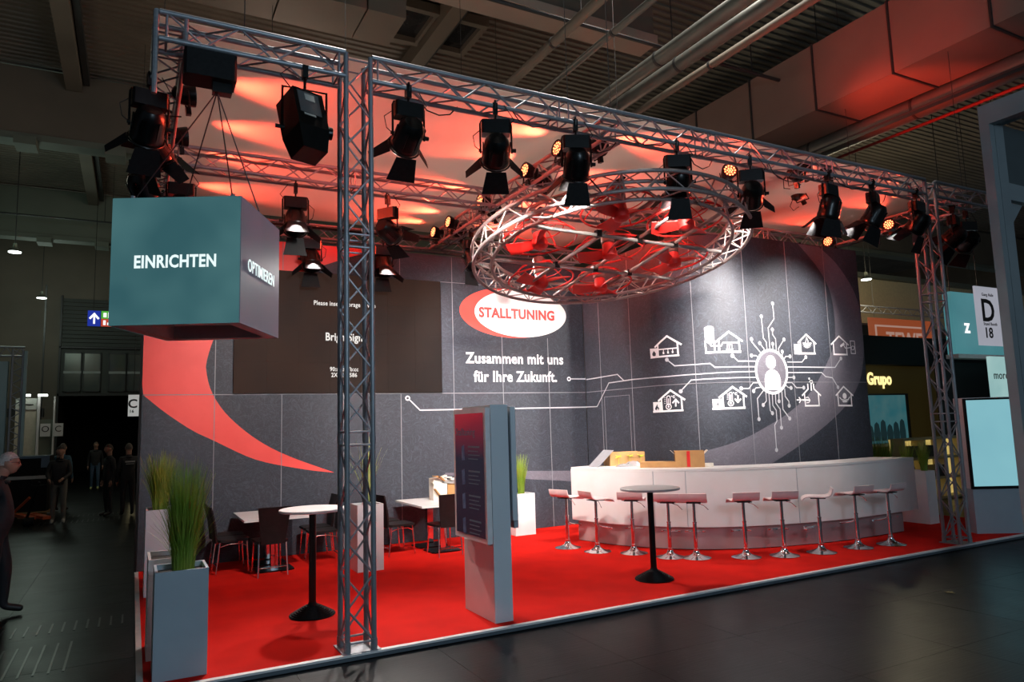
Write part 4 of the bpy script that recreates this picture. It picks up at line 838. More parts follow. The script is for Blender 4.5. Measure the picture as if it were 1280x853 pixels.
# ------------------------------------------------------------------ theatrical lamps
LENSON = emis('lamp_lens_on', (1, .97, .93), 9)
LENSOFF = mat('lens_glass', (.25, .25, .25), .1, .3)
def make_fresnel(lens):
    """hang point at origin, points along local +Y after tilting the housing about X"""
    f = empty('stage_lamp', (0, 0, 0))
    b = MB(); b.rbox((0, 0, -.02), (.05, .07, .13)); b.tube([(0, .035, .04), (0, .02, .075), (0, -.025, .07), (0, -.045, .03), (0, -.03, -.02)], .011, 6); b.cyl((0, 0, -.08), (0, 0, -.15), .012, n=6); b.build('clamp', BLACKM, f, True)
    b = MB(); b.bbox(-.15, .15, -.07, .07, -.30, -.15, .015); b.build('ballast_box', BLACKM, f, True)
    b = MB(); b.tube([(-.165, 0, -.50), (-.165, 0, -.18), (-.155, 0, -.145), (.155, 0, -.145), (.165, 0, -.18), (.165, 0, -.50)], .011, 6); b.build('yoke', BLACKM, f, True)
    h = MB()
    h.lathe([(.03, -.17), (.09, -.165), (.125, -.12), (.14, -.04), (.14, .05), (.15, .09), (.15, .14), (.135, .16), (.128, .13)], n=20)
    for k in range(6): a = k*pi/3; h.rbox((.142*cos(a), .142*sin(a), 0), (.012, .03, .2), Matrix.Rotation(a, 3, 'Z'))
    ho = bpy.data.objects.new('housing', h.mesh('housing', BLACKM)); COL.objects.link(ho); ho.parent = f; ho.location = (0, 0, -.47)
    for q0, q1, q2 in ((.155, .21, .022), (-.155, -.185, .018)): b = MB(); b.cyl((q0, 0, -.47), (q1, 0, -.47), q2, n=8); b.build('tilt_knob', BLACKM, f, True)
    b = MB(); b.lathe([(.01, .10), (.12, .10), (.122, .12)], n=20); b.build('lens', LENSON if lens else LENSOFF, ho, True)
    b = MB(); b.tube([(.16*cos(2*pi*k/20), .16*sin(2*pi*k/20), .15) for k in range(20)], .01, 5, True); b.build('front_ring', BLACKM, ho, True)
    for k, (w0, w1, L, op) in enumerate(((.17, .11, .23, .75), (.21, .30, .25, .30), (.17, .11, .23, .75), (.21, .30, .25, .30))):
        a = k*pi/2; rdir = Vector((cos(a), sin(a), 0)); td = Vector((-sin(a), cos(a), 0)); q = Vector((0, 0, .16))+rdir*.155
        o_ = (rdir*sin(op)+Vector((0, 0, 1))*cos(op))*L
        b = MB(); b.sheet([q-td*w0/2, q+td*w0/2, q+o_+td*w1/2, q+o_-td*w1/2], .004); b.build('barn_door', BLACKP, ho, True)
    b = MB(); b.tube([(-.12, .02, -.2), (-.24, .03, -.3), (-.22, .02, -.42), (-.13, 0, -.5)], .005, 5); b.build('lead', WIRE, f, True); b = MB(); b.tube([(.1, 0, .03), (.2, .02, -.12), (.13, .03, -.2)], .005, 5); b.build('lead', WIRE, f, True)
    return f
FR = {}
def fresnel(px, target, lab, group, power=0, roll=0, lens=True, col=(1, .93, .87), angle=68, cone=None, dist=None):
    key = lens
    if key not in FR: f = FR[key] = make_fresnel(lens)
    else: f = copy_tree(FR[key])
    f.location = px; T = Vector(target); d = T-(Vector(px)+Vector((0, 0, -.47)))
    yaw = atan2(-d.x, d.y); el = atan2(d.z, sqrt(d.x**2+d.y**2))
    f.rotation_euler = (0, 0, yaw)
    for ch in f.children:
        if ch.name.startswith('housing'): ch.rotation_euler = (-(pi/2-el), 0, 0); ch.rotation_euler.rotate_axis('Z', roll)
    tag(f, lab, 'stage lamp', group)
    if power:
        dd = d.normalized(); p = Vector(px)+Vector((0, 0, -.47))+dd*.30
        spot('lamp_light', p, T, power, col, angle, .9, .10, f)
    return f
G1 = 'black barn-door lamps hanging from the front truss'
HZ = 5.29
PW = 760
fresnel((2.33, 6.42, HZ), (2.2, 11.8, 2.0), 'black barn-door lamp just right of the left tower', G1, PW*1.35)
fresnel((3.30, 6.42, HZ), (5.4, 11.6, 1.6), 'second black barn-door lamp right of the left tower', G1, PW*1.05)
fresnel((4.31, 6.42, HZ), (5.6, 9.4, .9), 'black barn-door lamp hanging left of the ring beside a red lamp', G1, PW*.5)
fresnel((5.78, 6.42, HZ), (7.0, 8.8, .7), 'black barn-door lamp hanging in front of the ring truss', G1, PW*.3)
fresnel((7.01, 6.42, HZ), (8.9, 8.7, 3.4), 'black barn-door lamp hanging at the right rim of the ring', G1, PW*.18)
fresnel((8.51, 6.42, HZ), (8.3, 7.9, .4), 'black barn-door lamp with two open leaves right of the ring', G1, PW*.28, .6)
fresnel((9.47, 6.42, HZ), (8.6, 8.4, 1.6), 'black barn-door lamp tilted left with pale open leaf, second from the right tower', G1, PW*.25, .6)
fresnel((10.51, 6.42, HZ), (10.2, 8.6, 2.2), 'black barn-door lamp hanging against the right tower', G1, PW*.22)
G2 = 'barn-door lamps hanging from the middle and rear trusses'
fresnel((1.84, 9.5, 5.2), (1.55, 7.4, .6), 'lit barn-door lamp with white glowing lens beside the cube', G2, 220)
fresnel((3.12, 9.5, 5.2), (6.4, 11.8, 3.5), 'black barn-door lamp right behind the left tower', G2, 420)
fresnel((2.5, 11.6, 5.2), (2.3, 9.4, .6), 'small lit barn-door lamp in front of the red wall print', G2, 60)
fresnel((3.72, 11.6, 5.2), (3.5, 9.5, .6), 'farther black lamp with pale leaf under the rear truss', G2, 60)
fresnel((5.12, 11.0, 5.29), (5.6, 9.0, 1.0), 'black barn-door lamp left of the ring beside the cross truss', G2, 60)
fresnel((11.6, 9.5, 5.29), (11.0, 8.0, .6), 'reddish black lamp hanging beyond the end of the curved wall', G2, 40)
for p in ((2.5, 11.6), (3.72, 11.6), (5.25, 11.0)): pass
t = empty('lamp_bar', (4, 11.6, 5.26), 'thin black bar carrying the rear lamps in front of the back wall', 'bar')
rod('bar_tube', (.4, 11.6, 5.27), (4.75, 11.6, 5.27), .02, BLACKM, t, 8)
G3 = 'black lamps clustered on the left side truss'
fresnel((.05, 7.15, 5.28), (-.3, 9.0, 3.2), 'uppermost black lamp of the cluster on the left truss', G3, 0, 0, False)
fresnel((.10, 7.75, 5.28), (1.6, 9.2, 2.9), 'second black lamp of the cluster on the left truss, with dark red leaf', G3, 0, .5, False)
fresnel((.02, 8.8, 5.2), (.9, 9.8, 3.0), 'lower black lamp of the left cluster above the cube', G3, 0, .3, False)
fresnel((.45, 9.5, 5.2), (.6, 11.3, 3.2), 'black lamp just above the top edge of the cube', G3, 0, 0, False)
G4 = 'black lamps clustered right of the right tower'
fresnel((11.75, 6.6, 5.25), (11.2, 8.2, 3.6), 'black lamp hanging left in the cluster right of the right tower', G4, 0, .4, False)
fresnel((12.3, 6.7, 5.25), (12.9, 8.2, 4.0), 'black lamp hanging at the right end of the front truss', G4, 0, .2, False)

# box flood on yoke
t = empty('flood_lamp', (1.32, 6.42, 5.29), 'large black boxy flood lamp in a square yoke left of the left tower', 'stage lamp')
b = MB(); b.rbox((1.32, 6.42, 5.26), (.05, .07, .12)); b.cyl((1.32, 6.42, 5.2), (1.32, 6.42, 5.1), .014, n=6); b.build('clamp', BLACKM, t)
b = MB(); b.tube([(1.12, 6.42, 4.66), (1.12, 6.42, 5.09), (1.52, 6.42, 5.09), (1.52, 6.42, 4.66)], .014, 4); b.build('yoke', BLACKM, t)
RR = Matrix.Rotation(.35, 3, 'Z') @ Matrix.Rotation(radians(-18), 3, 'X')
b = MB(); b.rbox((0, 0, .09), (.31, .30, .40))
b.add([(-.155, -.15, -.11), (.155, -.15, -.11), (.155, .15, -.11), (-.155, .15, -.11), (-.125, -.10, -.33), (.125, -.10, -.33), (.125, .12, -.33), (-.125, .12, -.33)], [(0, 1, 5, 4), (1, 2, 6, 5), (2, 3, 7, 6), (3, 0, 4, 7), (4, 5, 6, 7)])
b.xf(Matrix.Translation((1.32, 6.44, 4.75)) @ RR.to_4x4()); b.build('housing', BLACKM, t)
b = MB(); b.rbox((-.01, -.153, .14), (.22, .008, .24)); b.xf(Matrix.Translation((1.32, 6.44, 4.75)) @ RR.to_4x4()); hb = b.build('control_plate', mat('grey_plate', (.10, .10, .10), .3), t)
b = MB(); b.rbox((.0, -.158, .2), (.10, .006, .07)); b.rbox((-.03, -.158, .0), (.12, .006, .02)); b.xf(Matrix.Translation((1.32, 6.44, 4.75)) @ RR.to_4x4()); b.build('sticker', mat('sticker_pale', (.45, .43, .38), .5), hb)
b = MB(); b.cyl((1.49, 6.46, 4.72), (1.58, 6.46, 4.72), .06, n=12); b.cyl((1.06, 6.42, 4.70), (1.14, 6.42, 4.70), .02, n=8); b.build('tilt_knob', BLACKM, t)
b = MB(); b.tube([(1.2, 6.42, 5.3), (1.1, 6.42, 5.2), (1.22, 6.43, 5.06), (1.19, 6.40, 4.9)], .006, 5); b.build('lead', WIRE, t)
# hoist / controller box above the cube
t = empty('controller_case', (.52, 6.54, 5.05), 'black rectangular case hung under the left end of the front truss', 'case')
b = MB(); b.bbox(.30, .73, 6.42, 6.68, 5.05, 5.29, .02); b.build('case_body', BLACKP, t)
b = MB(); b.rbox((.62, 6.55, 5.01), (.16, .10, .10)); b.build('hook_block', BLACKM, t)

# ------------------------------------------------------------------ red LED spots
PARF = emis('red_led_face', (1, .16, .05), 5.5, (.02, .01, .01), .4, (1, .30, .12), 60)
def make_par():
    f = empty('red_spot', (0, 0, 0))
    b = MB(); b.lathe([(.04, -.20), (.085, -.17), (.105, -.05), (.115, 0), (.115, .02), (.10, .022), (.098, .005)], n=20); b.xf(Matrix.Rotation(pi/2, 4, 'Y')); b.build('housing', BLACKM, f, True)
    b = MB()
    b.lathe([(.005, .006), (.097, .006), (.097, .010)], n=20); b.xf(Matrix.Rotation(pi/2, 4, 'Y')); fc = b.build('led_face', mat('red_face_plate', (.10, .01, .008), .3), f, True)
    b = MB()
    for r, n in ((0, 1), (.035, 6), (.072, 11)):
        for k in range(n): a = 2*pi*k/n; b.cyl((.010, r*cos(a), r*sin(a)), (.014, r*cos(a), r*sin(a)), .0135, n=8)
    b.build('led', PARF, fc, True)
    b = MB(); b.tube([(-.06, -.125, 0), (-.06, -.125, -.14), (-.06, .125, -.14), (-.06, .125, 0)], .010, 6); b.rbox((-.06, 0, -.17), (.05, .06, .08)); b.build('bracket', BLACKM, f, True)
    b = MB(); b.cyl((-.2, 0, 0), (-.26, 0, -.01), .02, n=8); b.tube([(-.25, 0, -.01), (-.33, .05, -.09), (-.25, .1, -.2), (-.12, .08, -.2)], .007, 5); b.build('lead', WIRE, f, True)
    return f
PAR0 = None
def par(px, d, lab, power, angle=56, col=(1, .065, .03)):
    global PAR0
    f = PAR0 = make_par() if PAR0 is None else PAR0
    if f.get('label'): f = copy_tree(PAR0)
    for ch in list(f.children):
        if ch.type == 'LIGHT': bpy.data.objects.remove(ch)
    d = Vector(d).normalized(); f.location = px
    s, u, _ = basis(d); f.rotation_euler = Matrix((d, -s, u)).transposed().to_euler()
    tag(f, lab, 'spot lamp', 'small round red spot lamps on the trusses')
    return f, d, power, angle, col
PARS = []
def par_(*a, **k): PARS.append((par(*a, **k)))
A_ = 2.2
for i, (y, z) in enumerate(((11.9, 5.50), (11.2, 5.50), (9.9, 5.50), (8.42, 5.50), (7.55, 5.50))):
    par_((4.78, y, z), (-1, -.10, .11), ['farthest red spot on the cross truss, facing left', 'second farthest red spot on the cross truss, facing left', 'middle red spot on the cross truss by the ring rim', 'red spot on the cross truss upper left of the ring', 'nearest red spot on the cross truss, behind a barn-door lamp'][i], 1150)
for i, y in enumerate((7.2, 8.6, 10.2, 11.6)):
    par_((5.24, y, 5.46), (1, 0, .11), ['black spot on the cross truss facing away right, nearest the front truss', 'second spot on the cross truss facing right above the ring', 'third spot on the cross truss facing right above the ring', 'farthest spot on the cross truss facing right'][i], 1150)
for i, y in enumerate((7.7, 8.85, 9.9, 11.2)):
    par_((.45, y, 5.42), (1, .05, .12), ['nearest black spot facing right on the left side truss', 'second black spot facing right on the left side truss', 'third black spot facing right on the left side truss, above the cube', 'farthest spot facing right on the left side truss'][i], 850)
for i, y in enumerate((7.95, 9.25)):
    par_((12.12, y, 5.38), (-1, -.25, .10), ['red spot with bright LED dots on the right side truss', 'red spot with bright LED dots at the rear right truss corner'][i], 650)
par_((7.35, 7.1, 5.42), (-.4, -.8, .2), 'red spot glowing behind the ring at its upper right', 90)
par_((8.4, 6.82, 5.42), (1, .2, .1), 'dark spot right of the ring under the front truss', 60)
par_((8.7, 6.95, 5.62), (1, .12, .75), 'small red spot aimed up right at the duct from behind the front truss', 850, 55)
par_((9.9, 8.0, 5.72), (1, -.05, .68), 'small red spot lying on the fabric ceiling aimed at the round pipe', 950, 45)
par_((9.2, 6.95, 5.62), (.15, .15, 1), 'small red spot aimed up from behind the front truss right of the ring', 160, 120)
for f, d, pw_, an, col in PARS:
    p = f.location+d*.06
    spot('led_light', p, p+d, pw_, col, an, .8, .09, f)

# ------------------------------------------------------------------ LED cube
cz0, ch_ = 2.80, 1.02; az = -.462; cw = 1.0
ex = Vector((cos(az), sin(az), 0)); ey = Vector((-sin(az), cos(az), 0)); near = Vector((.708, 5.846, 0))
cube = empty('led_cube', (.483, 6.517, cz0), 'hanging LED cube with teal face reading EINRICHTEN', 'screen')
def cpt(a, c, z): return near-ex*a+ey*c+Vector((0, 0, z))
c0 = [cpt(a, c, z) for z in (cz0+.01, cz0+ch_) for a, c in ((cw-.01, .01), (.01, .01), (.01, cw-.01), (cw-.01, cw-.01))]
b = MB(); b.add(c0, [(4, 5, 6, 7), (0, 1, 5, 4), (1, 2, 6, 5), (2, 3, 7, 6), (3, 0, 4, 7)])
b.build('cube_frame', BLACKP, cube)
b = MB(); g = .10
q0 = [cpt(a, c, cz0) for a, c in ((cw, 0), (0, 0), (0, cw), (cw, cw))]; q1 = [cpt(a, c, cz0) for a, c in ((cw-g, g), (g, g), (g, cw-g), (cw-g, cw-g))]; q2 = [p+Vector((0, 0, .25)) for p in q1]
b.add(q0+q1+q2, [(0, 4, 5, 1), (1, 5, 6, 2), (2, 6, 7, 3), (3, 7, 4, 0), (4, 8, 9, 5), (5, 9, 10, 6), (6, 10, 11, 7), (7, 11, 8, 4), (8, 11, 10, 9)])
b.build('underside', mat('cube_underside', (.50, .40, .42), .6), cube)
FTEAL = emis('led_teal', (.030, .098, .112), 1.0, (.015, .02, .022), .45, (.056, .148, .158), 1.6)
FGREY = emis('led_mauve', (.055, .058, .085), 1.0, (.05, .03, .035), .35, (.04, .055, .075), 1.6)
def cface(p, r, u, m, name):
    par_o = None
    for i in range(2):
        for j in range(2):
            b = MB(); a = .503*i; c = .51*j; nn = r.cross(u)
            a = .5*i; P = [p+r*(a+.0003)+u*(c+.0003), p+r*(a+.4997)+u*(c+.0003), p+r*(a+.4997)+u*(c+.5097), p+r*(a+.0003)+u*(c+.5097)]
            b.sheet(P, .006); b.build(name, m, cube)
up = Vector((0, 0, 1))
cface(cpt(cw, 0, cz0), ex, up, FTEAL, 'led_panel'); cface(cpt(0, 0, cz0), ey, up, FGREY, 'led_panel')
cface(cpt(cw, cw, cz0), -ey, up, FTEAL, 'led_panel'); cface(cpt(0, cw, cz0), -ex, up, FGREY, 'led_panel')
TXC = emis('cube_text', (.85, 1, 1), 1.0)
nf = ex.cross(up); ns = ey.cross(up)
place_text('EINRICHTEN', .148, TXC, cpt(cw/2, 0, cz0+.50)+nf*.010, ex, up, cube, 'lettering', .004, .003, fit=(.635, .105))
place_text('OPTIMIEREN', .148, TXC, cpt(0, cw/2, cz0+.50)+ns*.010, ey, up, cube, 'lettering', .001, .003, fit=(.68, .105))
for a, c in ((.1, .1), (.9, .1), (.9, .9), (.1, .9)):
    p = cpt(cw*a, cw*c, cz0+ch_); rod('hanging_cable', p, (.58, 6.55, 4.98), .006, WIRE, cube, 5)
    b = MB(); b.cyl(p, p+Vector((0, 0, .05)), .018, n=8); b.build('eye_bolt', ALU, cube)

# ================================================================== FURNITURE
# ------------------------------------------------------------------ bar
BP = spline([(6.62, 10.25), (6.80, 9.48), (7.14, 8.84), (7.55, 8.38), (8.02, 8.08), (8.6, 7.86), (9.3, 7.70), (10.1, 7.62), (11.30, 7.64)], 8)
def offs(P, d):
    out = []
    for i, p in enumerate(P):
        a = P[max(i-1, 0)]; c = P[min(i+1, len(P)-1)]; tx, ty = c[0]-a[0], c[1]-a[1]; l = sqrt(tx*tx+ty*ty); out.append((p[0]+ty/l*d, p[1]-tx/l*d))
    return out
# outward normal (towards the guests) is to the right of travel direction: (ty,-tx) negative side
def band(name, Pf, Pb, z0, z1, m, parent, i0=0, i1=None):
    F, B_ = Pf[i0:i1], Pb[i0:i1]; n = len(F); b = MB()
    vs = [(x, y, z) for z in (z0, z1) for x, y in F]+[(x, y, z) for z in (z0, z1) for x, y in B_]
    fs = []; sm = []
    for i in range(n-1):
        fs += [(i, i+1, n+i+1, n+i), (2*n+i, 3*n+i, 3*n+i+1, 2*n+i+1), (n+i, n+i+1, 3*n+i+1, 3*n+i), (i, 2*n+i, 2*n+i+1, i+1)]; sm += [True, True, False, False]
    fs += [(0, n, 3*n, 2*n), (n-1, 3*n-1, 4*n-1, 2*n-1)]; sm += [False, False]
    b.add(vs, fs, False); b.sm = sm
    return b.build(name, m, parent)
bar = empty('bar_counter', (8.6, 8.2, 0), 'long curved glossy white bar counter in front of the dark icon wall', 'bar')
S = -1 if offs(BP, 1)[10][1] > BP[10][1] else 1
O1 = offs(BP, S*.09); In = offs(BP, -S*.50)
O1[-1] = (11.60, 7.56); O1[0] = (6.53, 10.27)
nP = len(BP)
band('plinth', BP, offs(BP, -S*.42), .012, .345, mat('plinth_metal_laminate', (.50, .40, .40), .25, .25, (.44, .35, .35), 3), bar)
band('plinth_foot', offs(BP, -S*.02), offs(BP, -S*.40), .001, .012, BLACKP, bar)
seams = [0, 16, 22, 44, nP-1]
for a, c in zip(seams, seams[1:]):
    band('front_panel', O1, offs(BP, S*.06), .345, 1.17, WHITEG, bar, a, c+1)
band('worktop', offs(O1, S*.004), In, 1.172, 1.205, WHITEG, bar)
band('back_panel', offs(BP, -S*.45), offs(BP, -S*.48), .345, 1.17, WHITE, bar)
for k in (0, nP-1):
    a, c = O1[k], In[k]; b = MB(); dx = .02 if k == 0 else -.02
    b.sheet([(a[0], a[1], .345), (c[0], c[1], .345), (c[0], c[1], 1.17), (a[0], a[1], 1.17)], .015*(1 if k else -1)); b.build('end_panel', WHITEG, bar)
for k in (16, 22, 44):
    p, q = O1[k], offs(BP, S*.095)[k]
    b = MB(); b.box(q[0]-.003, q[0]+.003, q[1]-.003, q[1]+.01, .35, 1.168); b.build('seam', GREYP, bar)
# boxes and bits on the bar
t = empty('cardboard_box', (7.35, 10.0, 1.206), 'open brown cardboard box at the left end of the bar', 'box')
R1 = Matrix.Rotation(-.25, 3, 'Z')
def ob(c, s, R, name, m, par): b = MB(); b.rbox(c, s, R); return b.build(name, m, par)
BX = (7.42, 9.98)
for (dx, dy, sx, sy) in ((0, .16, .62, .006), (0, -.14, .62, .006), (-.31, 0, .006, .3), (.31, 0, .006, .3)):
    v = R1 @ Vector((dx, dy, 0)); ob((BX[0]+v.x, BX[1]+v.y, 1.206+.11), (sx, sy, .22), R1, 'box_wall', CARD, t)
ob((BX[0], BX[1], 1.212), (.62, .3, .008), R1, 'box_floor', CARD, t)
b = MB(); v = R1 @ Vector((-.31, 0, 0)); b.sheet([(BX[0]+v.x-.35, BX[1]-.16, 1.21), (BX[0]+v.x-.33, BX[1]+.16, 1.21), (BX[0]+v.x+.02, BX[1]+.2, 1.47), (BX[0]+v.x, BX[1]-.12, 1.47)], .006); b.build('grey_flap', mat('grey_card', (.25, .25, .27), .6), t)
t2 = empty('silver_wrap', (7.2, 9.62, 1.206), 'crumpled silver wrapping on the bar in front of the left box', 'wrapping')
b = MB(); n = 9; vs = [(7.02+.42*i/n, 9.55+.2*j/4-.12*i/n, 1.207+(.0 if i in (0, n) or j in (0, 4) else random.uniform(.03, .09))) for j in range(5) for i in range(n+1)]
b.add(vs, [(j*(n+1)+i, j*(n+1)+i+1, (j+1)*(n+1)+i+1, (j+1)*(n+1)+i) for j in range(4) for i in range(n)]); b.build('foil', mat('silver_foil', (.75, .75, .76), .2, .7), t2)
t = empty('greenery_sprig', (7.35, 9.8, 1.206), 'yellow green sprigs lying in the left cardboard box', 'plant')
for q in range(3):
    b = MB(); c = Vector((7.2+.2*q, 9.84-.04*q, 1.36))
    for k in range(14):
        a = random.uniform(0, 6.28); d = Vector((cos(a)*.07, sin(a)*.04, random.uniform(-.03, .03))); b.cyl(c, c+d, .006, .002, 4)
    b.cyl(c, (c.x, c.y, 1.222), .004, n=4)
    tag(b.build('leaves', mat('lime_leaves', (.42, .50, .02), .6), t), kind='stuff')
t = empty('flat_carton', (7.6, 9.0, 1.206), 'flat open brown carton lying on the bar between the two boxes', 'box')
ob((7.42, 9.02, 1.25), (.62, .3, .085), Matrix.Rotation(-.8, 3, 'Z'), 'carton_body', CARD, t)
t = empty('cardboard_box', (7.95, 9.0, 1.206), 'tall brown cardboard box with red tape on the bar', 'box')
R2 = Matrix.Rotation(-.65, 3, 'Z'); BX = (7.74, 8.72)
for (dx, dy, sx, sy) in ((0, .13, .44, .006), (0, -.13, .44, .006), (-.22, 0, .006, .26), (.22, 0, .006, .26)):
    v = R2 @ Vector((dx, dy, 0)); ob((BX[0]+v.x, BX[1]+v.y, 1.206+.125), (sx, sy, .25), R2, 'box_wall', CARD, t)
v = R2 @ Vector((-.02, -.135, 0)); ob((BX[0]+v.x, BX[1]+v.y, 1.335), (.05, .004, .24), R2, 'red_tape', REDF, t)
for sgn in (-1, 1):
    v = R2 @ Vector((sgn*.23, 0, 0)); ob((BX[0]+v.x*1.06, BX[1]+v.y*1.06, 1.43), (.1, .24, .005), R2 @ Matrix.Rotation(-sgn*.75, 3, 'Y'), 'box_flap', PAPER, t)
t = tag(ob((7.93, 8.5, 1.235), (.14, .1, .055), R2, 'paper_stack', PAPER, None), 'small cream paper stack beside the tall cardboard box', 'paper')

# ------------------------------------------------------------------ bar stools
def make_stool():
    f = empty('bar_stool', (0, 0, 0))
    b = MB(); b.lathe([(.20, .001), (.205, .006), (.19, .012), (.12, .028), (.06, .055), (.042, .085), (.038, .10)], n=32); b.build('base', CHROME, f, True)
    b = MB(); b.lathe([(.036, .10), (.036, .13), (.028, .135), (.028, .48), (.033, .485), (.033, .50), (.022, .505), (.022, .76)], n=16); b.build('column', CHROME, f, True)
    b = MB(); b.tube([(0, 0, .40), (0, .10, .36), (0, .19, .34)], .010, 6); b.tube([(-.14, .17, .34), (-.10, .21, .34), (.10, .21, .34), (.14, .17, .34)], .011, 6); b.lathe([(.034, .38), (.034, .42)], n=12); b.build('footrest', CHROME, f, True)
    b = MB(); b.rbox((0, 0, .768), (.2, .2, .012)); b.build('seat_plate', STEELD, f, True)
    b = MB(); b.tube([(.06, 0, .755), (.14, -.02, .73), (.20, -.03, .67)], .005, 5); b.build('lever', CHROME, f, True)
    prof = [(.21, .735), (.19, .765), (.14, .785), (.05, .788), (-.05, .785), (-.12, .79), (-.165, .81), (-.19, .85), (-.205, .91)]
    prof = spline(prof, 3); n = len(prof); b = MB(); vs = []
    for i, (y, z) in enumerate(prof):
        a = prof[max(i-1, 0)]; c = prof[min(i+1, n-1)]; ty, tz = c[0]-a[0], c[1]-a[1]; l = sqrt(ty*ty+tz*tz); ny_, nz_ = -tz/l, ty/l
        if nz_ < 0 or (abs(nz_) < .3): pass
        wd = .19-.01*abs(i/n-.5)
        vs += [(-wd, y, z), (wd, y, z), (wd, y-ny_*.014, z-nz_*.014), (-wd, y-ny_*.014, z-nz_*.014)]
    fs = []
    for i in range(n-1):
        q = 4*i; fs += [(q+k, q+(k+1) % 4, q+4+(k+1) % 4, q+4+k) for k in range(4)]
    fs += [(0, 1, 2, 3), (4*n-1, 4*n-2, 4*n-3, 4*n-4)]; b.add(vs, fs, False); b.build('seat', SEAT, f, True)
    return f
ST0 = make_stool()
stools = [(6.09, 9.76, 1.25, 'far left end, beyond the bar corner'), (6.26, 9.19, 1.6, 'second from the left, its seat seen from the side'), (6.61, 8.76, .8, 'third from the left'),
    (6.83, 8.2, .82, 'just right of the black high-table column'), (7.08, 7.94, .75, 'fifth from the left, nearest right of the high table'), (7.66, 7.57, .52, 'sixth from the left, before the seam'),
    (8.16, 7.34, .50, 'fourth from the right'), (8.75, 7.2, -.75, 'third from the right, seat turned sideways'), (9.47, 7.14, .12, 'second from the right'), (10.07, 7.03, -.02, 'rightmost, nearest the right tower')]
for i, (x, y, a, lab) in enumerate(stools):
    f = ST0 if i == 0 else copy_tree(ST0); f.location = (x, y, .001); f.rotation_euler = (0, 0, -a)
    tag(f, 'white and chrome bar stool, '+lab, 'bar stool', 'bar stools along the curved counter')
    if i == 8: f.location.z = .001

# ------------------------------------------------------------------ high tables
def high_table(x, y, lab, topm, r=.38):
    f = empty('high_table', (x, y, 0), lab, 'table', 'round high tables on black columns')
    b = MB(); b.lathe([(r-.01, 1.085), (r, 1.09), (r, 1.108), (r-.006, 1.113)], (x, y, 0), 48); b.build('table_top', topm, f)
    b = MB(); b.lathe([(.038, .06), (.038, 1.08)], (x, y, 0), 20); b.lathe([(.10, 1.07), (.10, 1.085)], (x, y, 0), 16); b.build('column', BLACKM, f)
    prof = [(.235, .001), (.24, .01)]
    for k in range(8): rr = .235-k*.022; z = .012+k*.012; prof += [(rr, z), (rr-.002, z+.009), (rr-.018, z+.004)]
    prof += [(.045, .12), (.038, .14)]
    b = MB(); b.lathe(prof, (x, y, 0), 40); b.build('ribbed_base', BLACKP, f)
    return f
high_table(1.74, 7.95, 'round white high table on a black column behind the left tower', WHITE, .35)
high_table(5.74, 7.22, 'round grey high table on a black column in front of the bar', mat('grey_table_top', (.40, .38, .38), .35), .37)

# ------------------------------------------------------------------ low tables
def low_table(x0, x1, y0, y1, lab):
    f = empty('low_table', ((x0+x1)/2, (y0+y1)/2, 0), lab, 'table', 'low white rectangular tables')
    b = MB(); b.box(x0, x1, y0, y1, .715, .745); b.build('table_top', WHITEG, f)
    cx, cy = (x0+x1)/2, (y0+y1)/2
    for s in (-.28, .28):
        b = MB(); b.box(cx-.05, cx+.05, cy+s-.05, cy+s+.05, .02, .715); b.build('column', CHROME, f)
        b = MB(); b.bbox(cx-.25, cx+.25, cy+s-.22, cy+s+.22, .001, .02, .04); b.build('base_plate', BLACKM, f)
low_table(1.38, 2.28, 10.52, 11.72, 'low white table with dark chairs at the left of the red carpet')
low_table(3.92, 4.85, 10.42, 11.68, 'low white table with dark chairs behind the info pillar')
# ------------------------------------------------------------------ dining chairs
def make_chair():
    f = empty('dining_chair', (0, 0, 0))
    b = MB(); b.bbox(-.21, .21, -.19, .22, .44, .475, .03); b.build('seat', CHAIRM, f, True)
    n = 10; vs = []
    for i in range(n+1):
        t_ = i/n; z = .43+.50*t_; y = -.20-.02*t_-.07*t_*t_; wd = .155+.065*t_; 
        for k in range(5):
            s = -1+k*.5; vs.append((s*wd, y-.022*(1-s*s), z))
    m_ = len(vs); vs += [(x, y-.022, z) for x, y, z in vs]; fs = []
    for i in range(n):
        for k in range(4): a = i*5+k; fs += [(a, a+5, a+6, a+1), (m_+a, m_+a+1, m_+a+6, m_+a+5)]
        a = i*5; fs += [(a, m_+a, m_+a+5, a+5), (a+4, a+9, m_+a+9, m_+a+4)]
    for k in range(4): a = n*5+k; fs += [(a, m_+a, m_+a+1, a+1), (k, k+1, m_+k+1, m_+k)]
    b = MB(); b.add(vs, fs, False); b.build('backrest', CHAIRM, f, True)
    for x in (-.18, .18):
        for y, y2 in ((.18, .21), (-.17, -.22)):
            b = MB(); b.cyl((x, y, .44), (x*1.08, y2, .001), .011, n=8); b.build('leg', CHROME, f, True)
    for x in (-.185, .185): b = MB(); b.tube([(x, -.17, .38), (x, -.05, .41), (x, .10, .41), (x, .18, .37)], .007, 6); b.build('stretcher', CHROME, f, True)
    b = MB(); b.cyl((-.19, -.2, .12), (.19, -.2, .12), .008, n=6); b.build('stretcher', CHROME, f, True)
    return f
CH0 = make_chair()
chairs = [(1.27, 11.0, -pi/2+.05, 'front one on the left side of the left low table'), (1.27, 11.47, -pi/2, 'rear one on the left side of the left low table'),
    (1.72, 10.52, .05, 'near end of the left low table, back to the viewer'), (2.55, 10.98, pi/2-.05, 'front one right of the left low table'),
    (2.56, 11.45, pi/2, 'rear one right of the left low table'), (3.68, 10.9, -pi/2+.1, 'front one left of the right low table'), (3.62, 11.42, -pi/2+.05, 'rear one left of the right low table, by the plant'),
    (4.28, 10.42, .05, 'near end of the right low table beside the info pillar')]
